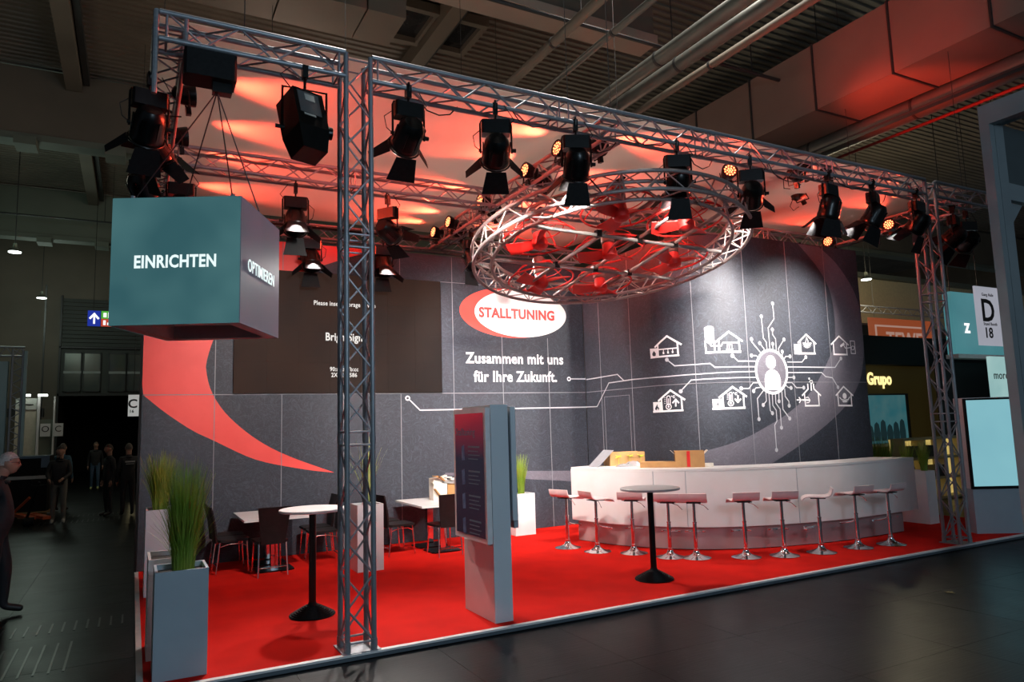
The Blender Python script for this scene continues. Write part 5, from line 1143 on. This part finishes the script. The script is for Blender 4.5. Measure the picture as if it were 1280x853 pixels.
for i, (x, y, a, lab) in enumerate(chairs):
    f = CH0 if i == 0 else copy_tree(CH0); f.location = (x, y, .001); f.rotation_euler = (0, 0, a)
    tag(f, 'dark dining chair, '+lab, 'chair', 'dark dining chairs around the low tables')

# brochure boxes on the right low table
t = empty('brochure_box', (4.55, 11.2, .746), 'pale carton of brochures standing on the right low table', 'box')
b = MB(); b.box(4.38, 4.62, 11.1, 11.3, .747, 1.10); b.build('carton', PAPER, t)
b = MB(); b.rbox((4.70, 11.2, 1.03), (.34, .22, .05), Matrix.Rotation(.1, 3, 'Y')); b.build('tray', mat('grey_tray', (.30, .28, .26), .5), t)
b = MB(); b.box(4.64, 4.8, 11.12, 11.28, .747, 1.0); b.build('carton', CARD, t)
for k, (x, z, a) in enumerate(((4.44, 1.13, .2), (4.54, 1.12, -.3), (4.64, 1.11, .1), (4.5, 1.1, .6), (4.74, 1.08, -.15), (4.40, .98, 1.2), (4.43, .88, .9))):
    b = MB(); b.rbox((x, 11.08+.03*(k % 3), z), (.14, .1, .02), Matrix.Rotation(a, 3, 'Y')); b.build('brochure', PAPER if k % 3 else CARD, t)

# ------------------------------------------------------------------ planters
def planter(x0, x1, y0, y1, h, lab, m=WHITE, group='square column planters', top=True):
    f = empty('planter', ((x0+x1)/2, (y0+y1)/2, 0), lab, 'planter', group); tk = .022
    for a in ((x0, x1, y0, y0+tk), (x0, x1, y1-tk, y1), (x0, x0+tk, y0+tk, y1-tk), (x1-tk, x1, y0+tk, y1-tk)):
        b = MB(); b.box(*a, .001, h); b.build('side_panel', m, f)
    b = MB(); b.box(x0+tk, x1-tk, y0+tk, y1-tk, h-.1, h-.045); b.build('soil', SOIL, f)
    return f
def grass(cx, cy, z, n, h, spread, m, parent, rad=.07, w_=.0035):
    b = MB()
    for k in range(n):
        a = random.uniform(0, 2*pi); r = rad*sqrt(random.random()); p = Vector((cx+r*cos(a), cy+r*sin(a), z))
        hh = h*random.uniform(.55, 1.0); sp = spread*random.random()**.8; a2 = a+random.uniform(-.7, .7); wd = w_*random.uniform(.7, 1.3)
        sd = Vector((-sin(a2+random.uniform(-1, 1)), cos(a2+random.uniform(-1, 1)), 0)).normalized()*wd; prev = None; vs = []
        for i in range(5):
            t_ = i/4; q = p+Vector((cos(a2)*sp*t_**1.7, sin(a2)*sp*t_**1.7, hh*(t_-.12*t_*t_*sp/.2))); vs += [q-sd*(1-t_*.85), q+sd*(1-t_*.85)]
        b.add(vs, [(2*i, 2*i+1, 2*i+3, 2*i+2) for i in range(4)], True)
    return tag(b.build('grass_blades', m, parent), kind='stuff')
p1_ = planter(.19, .59, 6.56, 6.98, .845, 'grey-lit white planter with tall green grass at the front left corner', GREYK)  # white planter; its grey-blue colour stands in for cool hall light
p2_ = planter(.155, .53, 7.20, 7.72, .855, 'white planter right behind the front left one, its rim just showing', WHITE)
p3_ = planter(.17, .55, 9.95, 10.45, 1.03, 'white planter against the left end of the dark wall', WHITE)
p4_ = planter(2.76, 3.13, 9.84, 10.2, .90, 'white planter with long leaves seen through the left tower', WHITE)
p5_ = planter(5.98, 6.38, 11.28, 11.6, .72, 'white planter with grass at the back wall right of the info pillar', WHITE)
p6_ = planter(12.35, 12.62, 7.85, 8.35, .92, 'pinkish white planter at the right end of the bar', WHITE)
def plant(name, x, y, z, lab, args, cat='plant'):
    t = empty(name, (x, y, z), lab, cat, 'artificial grass bunches'); [grass(*a, parent=t) if isinstance(a, tuple) else None for a in args]; return t
def mkplant(x, y, z, lab, *bunches):
    t = empty('grass_plant', (x, y, z), lab, 'plant', 'artificial grass bunches in the planters')
    for (n, h, sp, m, rad, w_) in bunches: grass(x, y, z, n, h, sp, m, t, rad, w_)
    return t
mkplant(.41, 6.78, .80, 'tall dense green grass standing in the front left planter', (950, .98, .17, GRASS, .085, .004), (160, .62, .30, GRASS, .07, .003))
mkplant(.33, 10.2, .985, 'yellowish green grass bunch in the planter against the wall end', (420, .80, .20, GRASSY, .08, .006))
mkplant(6.18, 11.42, .675, 'green grass bunch in the planter right of the info pillar', (260, .78, .13, GRASS, .06, .006))
t = empty('yucca_plant', (2.95, 10.02, .855), 'long pale green leaves fanning out behind the left tower', 'plant')
for k in range(22):
    a = k*2.4; L = random.uniform(.55, 1.0); sp = random.uniform(.06, .30); b = MB(); p = Vector((2.95, 10.02, .856)); sd = Vector((-sin(a), cos(a), 0))*.02; vs = []
    for i in range(6): t_ = i/5; q = p+Vector((cos(a)*(.02+sp*t_**1.6), sin(a)*(.02+sp*t_**1.6), L*(t_-.25*sp*t_*t_))); vs += [q-sd*(1-t_*.9)+Vector((0, 0, .003)), q+sd*(1-t_*.9)+Vector((0, 0, .003))]
    b.add(vs, [(2*i, 2*i+1, 2*i+3, 2*i+2) for i in range(5)], True); b.build('leaf', mat('pale_green_leaf', (.34, .42, .12), .5, 0, (.46, .50, .18), 8), t)
mkplant(12.43, 8.22, .872, 'dark green grass bunch, left one in the planter by the bar end', (200, .62, .14, GRASS, .05, .005))
mkplant(12.53, 7.98, .872, 'dark green grass bunch, right one in the planter by the bar end', (200, .62, .14, GRASS, .05, .005))
# far planter row with grass
p7_ = planter(12.6, 13.6, 9.15, 9.5, .96, 'long dark planter box behind the bar end', DARKW)
for i, x in enumerate((12.72, 12.95, 13.2, 13.45)): mkplant(x, 9.32, .91, 'dim green grass bunch, %s in the dark planter behind the bar end' % ('leftmost', 'second from left', 'third from left', 'rightmost')[i], (170, .62, .15, GRASS, .07, .005))
# small socket box on second planter
t = empty('socket_box', (.50, 7.5, .857), 'small white connector box on the planter behind the front one', 'socket box')
b = MB(); b.box(.44, .525, 7.42, 7.5, .80, .875); b.build('box_body', WHITE, t); b = MB(); b.cyl((.47, 7.46, .876), (.47, 7.46, .915), .011, n=10); b.cyl((.50, 7.46, .876), (.50, 7.46, .9), .008, n=8); b.build('plug', CHROME, t)

# ------------------------------------------------------------------ info pillar
k_ = empty('info_pillar', (3.32, 6.9, 0), 'grey white info pillar with dark touch screens near the front edge', 'kiosk')
b = MB(); b.box(3.215, 3.415, 6.56, 7.27, .001, .74); b.build('lower_body', WHITE, k_)
b = MB(); b.box(3.225, 3.405, 6.565, 7.265, .74, 2.15); b.build('upper_body', WHITE, k_)
b = MB(); b.box(3.2152, 3.4148, 6.552, 6.56, .001, 2.155); b.build('front_plate', mat('pillar_front', (.62, .66, .70), .4, 0, (.58, .62, .66), 2), k_)  # cool hall light on the white front is put into this colour
b = MB(); b.box(3.17, 3.225, 6.60, 7.22, .85, 2.08); b.build('mount', BLACKP, k_)
m1 = MB(); m1.box(3.115, 3.17, 6.47, 7.27, .78, 2.125); m1 = m1.build('screen_frame', mat('silver_frame', (.80, .76, .77), .45), k_)
def kscr_mat():
    m = bpy.data.materials.new('kiosk_display'); m.use_nodes = True; nt = m.node_tree; b = nt.nodes['Principled BSDF']
    tc = nt.nodes.new('ShaderNodeTexCoord'); sp = nt.nodes.new('ShaderNodeSeparateXYZ'); nt.links.new(tc.outputs['Object'], sp.inputs[0])
    mr = nt.nodes.new('ShaderNodeMapRange'); mr.inputs[1].default_value = .8; mr.inputs[2].default_value = 2.1; nt.links.new(sp.outputs['Z'], mr.inputs[0])
    r = nt.nodes.new('ShaderNodeValToRGB'); e = r.color_ramp.elements; e[0].color = (.010, .008, .014, 1); e[1].color = (.20, .010, .022, 1); e[1].position = 1; e.new(.62).color = (.014, .012, .022, 1); e.new(.2).color = (.018, .010, .018, 1)  # red towards the top: a reflection put into the emission colour
    nt.links.new(mr.outputs[0], r.inputs[0]); nt.links.new(r.outputs[0], b.inputs['Emission Color']); b.inputs['Emission Strength'].default_value = 1
    b.inputs['Base Color'].default_value = (.01, .01, .012, 1); b.inputs['Roughness'].default_value = .12
    return m
KS = kscr_mat(); KT = emis('display_text', (.05, .05, .065), .6); KP = emis('display_picture', (.05, .055, .09), .8, c2=(.02, .022, .045), scale=20)
b = MB(); b.box(3.110, 3.115, 6.52, 7.22, .83, 2.075); b.build('display', KS, k_)
place_text('Stalltuning', .11, KT, (3.108, 6.95, 1.88), (0, -1, 0), (0, 0, 1), k_, sx=1.0)
for k in range(4):
    z = 1.66-k*.25
    b = MB(); b.sheet([(3.108, 7.04, z-.08), (3.108, 6.97, z-.07), (3.108, 6.98, z+.09), (3.108, 7.05, z+.07)], .001); b.build('picture', KP, k_)
    for q in range(4):
        b = MB(); b.box(3.107, 3.1085, 6.60+.04*(q % 2), 6.88, z+.06-.04*q, z+.07-.04*q+(.008 if q == 0 else 0)); b.build('text_line', KT, k_)
m2 = MB(); m2.box(3.43, 3.485, 6.52, 7.25, .98, 2.13); m2.build('screen_frame', MC['pillar_front'], k_)
m2 = MB(); m2.box(3.46, 3.51, 6.56, 6.8, .90, 1.18); m2.build('side_box', GREYK, k_)
m2 = MB(); m2.box(3.415, 3.43, 6.62, 7.2, 1.0, 2.08); m2.build('mount', BLACKP, k_)
m2 = MB(); m2.box(3.485, 3.489, 6.57, 7.2, 1.2, 2.08); m2.build('display', KS, k_)

# ------------------------------------------------------------------ right hand side
# stele with lit blue screen
A0 = Vector((11.93, 6.83, 0)); du = Vector((.85, -.53, 0)).normalized(); dn = Vector((-du.y, du.x, 0))
st = empty('screen_stele', A0, 'white stele with a blank pale blue lit screen at the right edge', 'screen')
def stb(a0, a1, n0, n1, z0, z1, m, name):
    b = MB(); P = [A0+du*a+dn*n for a, n in ((a0, n0), (a1, n0), (a1, n1), (a0, n1))]
    b.add([p+Vector((0, 0, z0)) for p in P]+[p+Vector((0, 0, z1)) for p in P], [(0, 3, 2, 1), (4, 5, 6, 7), (0, 1, 5, 4), (1, 2, 6, 5), (2, 3, 7, 6), (3, 0, 4, 7)]); return b.build(name, m, st)
stb(0, .95, 0, .32, .001, .70, GREYK, 'lower_body'); stb(0, .95, .03, .32, .70, 2.16, WHITE, 'upper_body')
stb(-.01, .93, -.02, .03, .70, 2.15, BLACKP, 'screen_frame'); stb(.02, .74, -.024, -.02, .745, 2.12, emis('screen_pale_blue', (.20, .45, .52), 1.0, c2=(.23, .50, .56), scale=1), 'display')
# right hand neighbouring frame
t = empty('portal_frame', (8.95, 4.6, FZ), 'grey aluminium portal frame of the neighbouring stand at the right edge', 'frame')
PF = mat('frame_grey_paint', (.20, .235, .25), .45, .2, (.17, .20, .215), 2)
X0_, Y0_ = 8.93, 4.60
def pf(x0, x1, y0, y1, z0, z1, nm): b = MB(); b.box(x0, x1, y0, y1, z0, z1); b.build(nm, PF, t)
pf(X0_, X0_+.10, Y0_-.11, Y0_, FZ+.001, 5.60, 'post_profile'); pf(X0_+.115, X0_+.30, Y0_-.11, Y0_-.02, FZ+.001, 5.60, 'post_profile')
pf(X0_+.01, X0_+.29, Y0_-.09, Y0_-.03, FZ+.001, 5.58, 'post_core')
pf(X0_, X0_+.10, .3, Y0_-.11, 5.35, 5.60, 'top_beam'); pf(X0_+.115, X0_+.30, .3, Y0_-.11, 5.38, 5.60, 'top_beam')
pf(X0_+.30, X0_+3.0, Y0_-.11, Y0_-.02, 4.45, 4.66, 'cross_beam')
b = MB(); b.prism([(0, 0), (.35, 0), (0, .35)], 0, .02); b.xf(Matrix.Translation((X0_+.31, Y0_-.05, 4.44)) @ Matrix.Rotation(-pi/2, 4, 'X')); b.build('gusset', PF, t)
b = MB(); b.box(X0_+.31, X0_+3.0, Y0_-.09, Y0_-.06, 4.66, 5.4); b.build('clear_panel', mat('frame_fabric_dark', (.03, .045, .05), .3), t)
# dark neighbouring stand with lettering
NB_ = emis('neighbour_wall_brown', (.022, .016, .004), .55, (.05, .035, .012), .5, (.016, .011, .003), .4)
t = empty('dark_stand', (17, 12, FZ), 'dark brown neighbouring stand wall with lit yellow lettering', 'booth')
b = MB(); b.box(14.0, 22.5, 12, 12.1, FZ, 3.35); b.build('wall_panel', NB_, t)
b = MB(); b.box(14.0, 22.5, 11.7, 12.1, 3.2, 3.95); b.build('fascia', VOID, t)
place_text('Agri Grupo'[5:], .44, emis('yellow_letters', (1, .78, .32), 1.3), (17.25, 11.97, 2.84), (1, 0, 0), (0, 0, 1), t, 'lettering', .012, .02, sx=.8)
# photo panel
PHO = emis('photo_teal', (.02, .10, .12), .9, c2=(.045, .12, .13), scale=2.2)
t = empty('photo_panel', (17.6, 11.9, 1.3), 'lit teal photograph of an animal stall on the dark stand wall', 'picture')
b = MB(); b.box(16.3, 18.15, 11.9, 11.96, 1.18, 2.42); b.build('print', PHO, t)
b = MB(); b.box(16.2, 18.25, 11.84, 11.9, 1.10, 1.17); b.build('ledge', mat('pale_ledge', (.4, .4, .36), .5), t); b = MB(); b.box(18.15, 18.25, 11.88, 11.97, 1.18, 2.46); b.box(16.2, 18.15, 11.88, 11.97, 2.42, 2.46); b.build('frame', STEELD, t)
for k in range(6): b = MB(); x = 16.5+.26*k; b.lathe([(.12, 0), (.13, .2), (.09, .36+.06*(k % 3)), (.01, .42+.06*(k % 3))], (x+.1, 11.885, 1.25), 10); b.v = [Vector((p.x, 11.885+(p.y-11.885)*.05, p.z)) for p in b.v]; b.build('dark_shape', emis('photo_dark', (.006, .02, .024), .8), t)
# lit shelf
t = empty('lit_shelf', (16.2, 10.4, FZ), 'warm yellow lit shelving behind the planter at the bar end', 'shelf')
YL = emis('shelf_light', (.75, .55, .16), .9, c2=(.45, .33, .10), scale=3)
b = MB(); b.box(15.2, 17.6, 10.42, 10.46, FZ, 1.35); b.build('back_light', YL, t)
for z in (FZ+.02, .42, .88, 1.32): b = MB(); b.box(15.2, 17.6, 10.1, 10.42, z, z+.05); b.build('shelf_board', mat('shelf_wood', (.30, .24, .12), .5), t)
for x in (15.2, 15.95, 16.7, 17.55): b = MB(); b.box(x, x+.05, 10.1, 10.42, FZ+.07, 1.32); b.build('upright', MC['shelf_wood'], t)
for x, z, s in ((15.5, .93, .3), (16.15, .93, .25), (16.4, .47, .3), (15.4, .47, .2)): b = MB(); b.box(x, x+s, 10.15, 10.38, z+.001, z+.26); b.build('stored_box', STEELD, t)
# orange banner
t = empty('orange_banner', (26, 18, 4.5), 'large orange banner with pale letters TEWE behind the stand', 'banner')
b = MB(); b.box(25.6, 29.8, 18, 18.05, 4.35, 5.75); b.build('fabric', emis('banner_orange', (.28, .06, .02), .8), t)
b = MB(); b.box(25.95, 29.2, 17.97, 18, 5.40, 5.47); b.box(25.95, 26.02, 17.97, 18, 4.6, 5.40); b.build('rule', emis('banner_print', (.42, .25, .2), .8), t)
place_text('TEWE', .85, MC['banner_print'], (27.75, 17.97, 4.86), (1, 0, 0), (0, 0, 1), t, 'lettering', .02, .01)
for x in (26, 29): b = MB(); b.cyl((x, 18.02, 5.75), (x, 18.02, 12.15), .01, n=4); b.build('wire', WIRE, t)
t = empty('banner_truss', (25, 17.8, 5.9), 'dim lattice truss above the orange banner', 'truss')
for z in (5.9, 6.15): rod('chord', (24, 17.8, z), (33, 17.8, z), .03, ALU, t)
for k in range(28): rod('brace', (24+k*.32, 17.8, 5.9 if k % 2 else 6.15), (24.32+k*.32, 17.8, 6.15 if k % 2 else 5.9), .014, ALU, t)
# pale beam / balcony
for x in (24.5, 32.5): g = MB(); g.cyl((x, 17.8, 6.15), (x, 17.8, 12.15), .01, n=4); g.build('wire', WIRE, t)
t = empty('concrete_balcony', (24, 20, 6), 'pale yellowish lit beam above the orange banner', 'beam')
b = MB(); b.box(20, 48, 21, 21.5, 6.1, 8.2); b.build('beam_face', mat('balcony_paint', (.66, .56, .34), .7), t)
b = MB(); b.box(20, 48, 20.7, 21.6, 8.2, 8.4); b.build('beam_cap', HALLG, t)
# teal banner with D sign
t = empty('teal_banner', (18, 10, 4.2), 'teal hanging banner behind the white D sign', 'banner')
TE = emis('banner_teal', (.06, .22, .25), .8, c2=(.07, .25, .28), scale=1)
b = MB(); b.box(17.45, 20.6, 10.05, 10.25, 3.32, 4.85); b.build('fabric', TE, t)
b = MB(); b.box(17.45, 20.6, 10.0, 10.3, 3.22, 3.32); b.build('lower_edge', mat('pale_edge', (.5, .5, .5), .5), t)
place_text('z', .5, emis('sign_white', (1, 1, 1), 1.2), (17.98, 10.03, 4.0), (1, 0, 0), (0, 0, 1), t, 'lettering', .01, .01)
for x in (17.6, 20.4): b = MB(); b.cyl((x, 10.15, 4.85), (x, 10.15, 12.15), .01, n=4); b.build('wire', WIRE, t)
t = empty('stand_sign', (18.5, 9.8, 3.6), 'large white hanging sign with a black D and 18', 'sign')
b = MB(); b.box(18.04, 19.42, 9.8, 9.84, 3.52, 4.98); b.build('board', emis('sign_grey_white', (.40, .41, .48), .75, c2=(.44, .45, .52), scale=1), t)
place_text('D', .78, STEELD, (18.50, 9.79, 4.36), (1, 0, 0), (0, 0, 1), t, 'lettering', .015, .008)
place_text('18', .36, STEELD, (18.44, 9.79, 3.82), (1, 0, 0), (0, 0, 1), t, 'lettering', .006, .008)
place_text('Gang Aisle', .11, STEELD, (18.55, 9.79, 4.78), (1, 0, 0), (0, 0, 1), t, 'lettering', .0, .006); place_text('Stand Booth', .11, STEELD, (18.55, 9.79, 4.05), (1, 0, 0), (0, 0, 1), t, 'lettering', .0, .006)
for x in (18.2, 19.2): b = MB(); b.cyl((x, 9.82, 4.98), (x, 9.82, 12.15), .008, n=4); b.build('wire', WIRE, t)
# light panel "more t..."
t = empty('lit_sign', (18.6, 9, 1.9), 'pale green lit panel reading more t', 'screen')
LP_ = emis('panel_mint', (.40, .62, .60), .85, c2=(.28, .50, .50), scale=1.2)
b = MB(); b.box(16.85, 19.0, 9, 9.06, 2.15, 3.15); b.build('panel_face', LP_, t)
place_text('more t', .26, STEELD, (17.32, 8.99, 2.72), (1, 0, 0), (0, 0, 1), t, 'lettering', 0, .006)
b = MB(); b.box(16.85, 19.0, 9.0, 9.06, FZ, 2.15); b.build('panel_base', DARKW, t)
t = empty('dark_backdrop', (20, 10.8, FZ), 'black backdrop wall between the lit shelf and the teal banner', 'wall')
b = MB(); b.box(17.9, 26, 10.8, 10.9, FZ, 3.2); b.build('backdrop_panel', VOID, t)

# ================================================================== PEOPLE
def person(loc, rz, lab, J, cols, h=1.72, hair=(.05, .04, .035), near=False, glasses=False, extra=None, style='short'):
    """J: joint positions in a 1.75 m frame, facing +Y. One continuous skinned body."""
    s = h/1.75; root = empty('person', loc, lab, 'person', None, rz)
    base = dict(pel=(0, 0, .96), bel=(0, .005, 1.10), che=(0, 0, 1.30), nk=(0, -.01, 1.46), hd0=(0, .01, 1.54), hd1=(0, .02, 1.66),
        shL=(-.17, 0, 1.40), elL=(-.23, -.03, 1.13), wrL=(-.24, .04, .88), shR=(.17, 0, 1.40), elR=(.23, -.03, 1.13), wrR=(.24, .04, .88),
        hiL=(-.09, 0, .90), knL=(-.10, .02, .50), anL=(-.11, -.02, .09), toL=(-.12, .16, .035), hiR=(.09, 0, .90), knR=(.10, .02, .50), anR=(.11, -.02, .09), toR=(.12, .16, .035))
    J = dict(J); bulk = J.pop('bulk', 1); base.update(J); P = {k: Vector(v)*s for k, v in base.items()}
    R = dict(pel=.145, bel=.135, che=.15, nk=.058, hd0=.07, hd1=.088, shL=.075, elL=.052, wrL=.036, shR=.075, elR=.052, wrR=.036, hiL=.095, knL=.066, anL=.046, toL=.036, hiR=.095, knR=.066, anR=.046, toR=.036)
    for q in ('pel', 'bel', 'che', 'shL', 'shR', 'hiL', 'hiR', 'elL', 'elR', 'knL', 'knR'): R[q] *= bulk
    E = [('pel', 'bel'), ('bel', 'che'), ('che', 'nk'), ('nk', 'hd0'), ('hd0', 'hd1'), ('che', 'shL'), ('shL', 'elL'), ('elL', 'wrL'), ('che', 'shR'), ('shR', 'elR'), ('elR', 'wrR'), ('pel', 'hiL'), ('hiL', 'knL'), ('knL', 'anL'), ('anL', 'toL'), ('pel', 'hiR'), ('hiR', 'knR'), ('knR', 'anR'), ('anR', 'toR')]
    for sd in 'LR':
        w_, e_ = P['wr'+sd], P['el'+sd]; d = (w_-e_).normalized(); lat = Vector((1, 0, 0)) if abs(d.x) < .8 else Vector((0, 1, 0)); lat = (lat-d*lat.dot(d)).normalized(); sg = 1 if sd == 'L' else -1
        fw = d.cross(lat)
        k = 'pm'+sd; P[k] = w_+d*.055*s; R[k] = .030; E.append(('wr'+sd, k))
        for q, (o_, L) in enumerate(((-.026, .068), (-.009, .078), (.009, .074), (.026, .058))):
            a, c = 'f%s%da' % (sd, q), 'f%s%db' % (sd, q); P[a] = P[k]+d*.05*s+fw*o_*s; P[c] = P[a]+(d*.9+lat*.35*sg).normalized()*L*s*.8; R[a] = .0095; R[c] = .007; E += [(k, a), (a, c)]
        a = 't%s' % sd; P[a] = P[k]+(fw*-.8+d*.5).normalized()*.06*s; R[a] = .010; E.append((k, a))
    names = list(P); me = bpy.data.meshes.new('body'); me.from_pydata([tuple(P[n]) for n in names], [(names.index(a), names.index(c)) for a, c in E], [])
    o = bpy.data.objects.new('body', me); COL.objects.link(o); md = o.modifiers.new('skin', 'SKIN'); md.use_smooth_shade = True
    for i, n in enumerate(names):
        sv = me.skin_vertices[0].data[i]; r = R[n]*s; sv.radius = (r*1.22, r*.82) if n in ('pel', 'bel', 'che') else (r, r); sv.use_root = n == 'pel'
    ss = o.modifiers.new('sub', 'SUBSURF'); ss.levels = ss.render_levels = 2 if near else 1
    dg = bpy.context.evaluated_depsgraph_get(); m2 = bpy.data.meshes.new_from_object(o.evaluated_get(dg)); bpy.data.objects.remove(o)
    bm = bmesh.new(); bm.from_mesh(m2)
    hc = P['hd1']+Vector((0, .01, .005))*s; yaw = base.get('hyaw', 0)
    HR = Matrix.Rotation(base['hyaw'][0] if 'hyaw' in base else 0, 3, 'Z')
    before = set(bm.verts); bmesh.ops.create_uvsphere(bm, u_segments=24, v_segments=18, radius=1.0)
    hv = [v for v in bm.verts if v not in before]
    for v in hv:
        x, y, z = v.co; X = x*.078*(1-.10*max(0, -z)); Y_ = y*.098; Z = z*.118
        if y > 0:
            Y_ += .022*math.exp(-((z+.18)/.20)**2-(x/.20)**2)      # nose
            Y_ += .010*math.exp(-((z+.80)/.18)**2-(x/.35)**2)      # chin
            Y_ -= .010*math.exp(-((z-.02)/.12)**2-((abs(x)-.38)/.2)**2)  # eye sockets
            Y_ += .006*math.exp(-((z-.22)/.12)**2)                 # brow
            Y_ += .006*math.exp(-((z+.52)/.07)**2-(x/.30)**2)      # lips
        if abs(x) > .93 and abs(z+.05) < .3: X *= 1.14             # ears
        v.co = hc+HR @ Vector((X, Y_, Z))*s
    bm.normal_update(); bm.to_mesh(m2); bm.free()
    mats = [mat('skin_tone', (.42, .24, .17), .55, 0, (.38, .21, .15), 10)]+cols   # skin, jacket, trousers, shoes
    m2.materials.clear()
    for m_ in mats: m2.materials.append(m_)
    seg = [('pel', 'bel', 1), ('bel', 'che', 1), ('che', 'nk', 1), ('nk', 'hd1', 0), ('che', 'shL', 1), ('che', 'shR', 1), ('shL', 'elL', 1), ('elL', 'wrL', 1), ('shR', 'elR', 1), ('elR', 'wrR', 1), ('wrL', 'fL1b', 0), ('wrR', 'fR1b', 0), ('wrL', 'tL', 0), ('wrR', 'tR', 0), ('hiL', 'knL', 2), ('knL', 'anL', 2), ('anL', 'toL', 3), ('hiR', 'knR', 2), ('knR', 'anR', 2), ('anR', 'toR', 3), ('pel', 'pel', 1)]
    def dseg(p, a, c):
        ab = c-a; L = ab.length_squared; t_ = 0 if L < 1e-9 else max(0, min(1, (p-a).dot(ab)/L)); return (p-a-ab*t_).length
    for pl_ in m2.polygons:
        c = pl_.center; best = min(seg, key=lambda q: dseg(c, P[q[0]], P[q[1]])/(R[q[0]] if q[0] in R else .05)**.6); mi = best[2]
        if c.z > P['nk'].z+.055*s: mi = 0
        if mi == 1 and c.z < P['pel'].z-.06*s and best[0] == 'pel': mi = 2
        if c.z < .07*s: mi = 3
        pl_.material_index = mi; pl_.use_smooth = True
    bo = bpy.data.objects.new('body', m2); COL.objects.link(bo); bo.parent = root
    # hair cap
    if hair:
        b = MB(); vs = []; fs = []; NU, NV = 20, 8
        for j in range(NV+1):
            ph = j/NV*1.75
            for i in range(NU):
                a = 2*pi*i/NU; x, y, z = sin(ph)*cos(a), sin(ph)*sin(a), cos(ph)
                lim = 1.0 if y < .25 else max(.0, 1.0-(y-.25)*1.3)
                pz = max(z, .42) if y > .30 else max(z, -.42)
                vs.append(hc+HR @ Vector((x*.084, y*.104-.004, pz*.124+.004))*s)
        for j in range(NV):
            for i in range(NU): fs.append((j*NU+i, j*NU+(i+1) % NU, (j+1)*NU+(i+1) % NU, (j+1)*NU+i))
        b.add(vs, fs, True); b.build('hair', mat('hair_%d' % int(hair[0]*1000), hair, .8, 0, tuple(x*.7 for x in hair), 60, .5), root, True)
    # jacket collar and hem
    b = MB(); c = P['nk']; b.tube([(c.x+.085*s*cos(2*pi*k/14), c.y+.075*s*sin(2*pi*k/14)+.01, c.z-.015*s) for k in range(14)], .022*s, 6, True); b.build('collar', cols[0], root, True)
    if glasses:
        g = MB()
        for sx_ in (-1, 1):
            g.tube([hc+HR @ Vector((sx_*.032+.022*cos(2*pi*k/12), .099, .008+.017*sin(2*pi*k/12)))*s for k in range(12)], .0022, 5, True)
            g.tube([hc+HR @ Vector((sx_*.055, .097, .010))*s, hc+HR @ Vector((sx_*.081, .05, .012))*s, hc+HR @ Vector((sx_*.083, -.005, .010))*s], .002, 5)
        g.tube([hc+HR @ Vector((-.011, .102, .008))*s, hc+HR @ Vector((.011, .102, .008))*s], .002, 5)
        g.build('glasses', STEELD, root, True)
    return root
JK = mat('black_jacket', (.010, .011, .013), .75, 0, (.016, .017, .02), 12)
TRD = mat('dark_trousers', (.014, .015, .018), .8); TRG = mat('grey_trousers', (.16, .16, .14), .8); JNS = mat('blue_jeans', (.035, .075, .13), .8, 0, (.05, .10, .17), 20)
SHD = mat('black_shoes', (.012, .011, .011), .5); SHW = mat('grey_sneakers', (.35, .35, .32), .6); SHY = mat('yellow_sneakers', (.55, .60, .25), .6); JB = mat('blue_jacket', (.03, .09, .14), .8)
walkL = dict(knL=(-.10, .18, .52), anL=(-.10, .24, .10), toL=(-.10, .42, .06), knR=(.10, .02, .50), anR=(.10, -.28, .14), toR=(.10, -.14, .04), elL=(-.23, -.12, 1.14), wrL=(-.22, -.08, .90), elR=(.23, -.08, 1.13), wrR=(.23, -.10, .88))
near_j = dict(walkL); near_j.update(elL=(-.23, -.14, 1.14), wrL=(-.22, -.16, .88), bel=(0, .07, 1.10), che=(0, .06, 1.30), pel=(0, .03, .96), bulk=1.18, hd0=(0, .05, 1.53), hd1=(0, .09, 1.63), nk=(0, .02, 1.45), knL=(-.10, .10, .52), anL=(-.10, .10, .10), toL=(-.10, .29, .05), knR=(.10, .0, .50), anR=(.10, -.30, .16))
person((-1.36, 10.1, FZ), -pi/2, 'elderly person with short white hair, glasses and black jacket walking in from the left edge', near_j, [JK, TRD, SHD], 1.84, (.72, .70, .66), True, True)
person((-1.50, 20.1, FZ), pi, 'person in black jacket and grey trousers holding the pallet truck handle', dict(elR=(.24, .06, 1.16), wrR=(.18, .30, 1.02), elL=(-.22, .06, 1.14), wrL=(-.10, .32, 1.04)), [JK, TRG, SHW], 1.76, (.03, .025, .02))
person((-1.70, 23.4, FZ), -.3, 'person in a blue jacket seen from behind beside the black case', {}, [JB, TRD, SHD], 1.80, (.12, .10, .08))
person((-1.23, 31.9, FZ), pi, 'person walking in blue jeans, dark jacket and yellow sneakers in front of the dark gate', dict(knL=(-.10, .12, .52), anL=(-.11, .10, .10), toL=(-.11, .27, .04)), [JK, JNS, SHY], 1.76, (.20, .15, .10))
b = MB()
person((-.50, 21.0, FZ), 2.0, 'person in black seen in half profile, left of the pair by the wall end', {}, [JK, TRD, SHD], 1.76, (.06, .05, .04))
pb = person((-.07, 20.7, FZ), .15, 'person in a black jacket with white back print, right of the pair', {}, [JK, TRG if False else TRD, SHD], 1.77, (.14, .12, .10))
b = MB(); b.box(-.10, .12, -.165, -.150, 1.33, 1.365); b.box(-.08, .10, -.165, -.150, 1.285, 1.30); b.build('back_print', mat('white_print_cloth', (.5, .5, .5), .8), pb, True)
person((-3.05, 20.6, FZ), -pi/2, 'dark-haired person half hidden at the left edge before the pale blue stand', {}, [JK, TRD, SHD], 1.95, (.02, .02, .02))
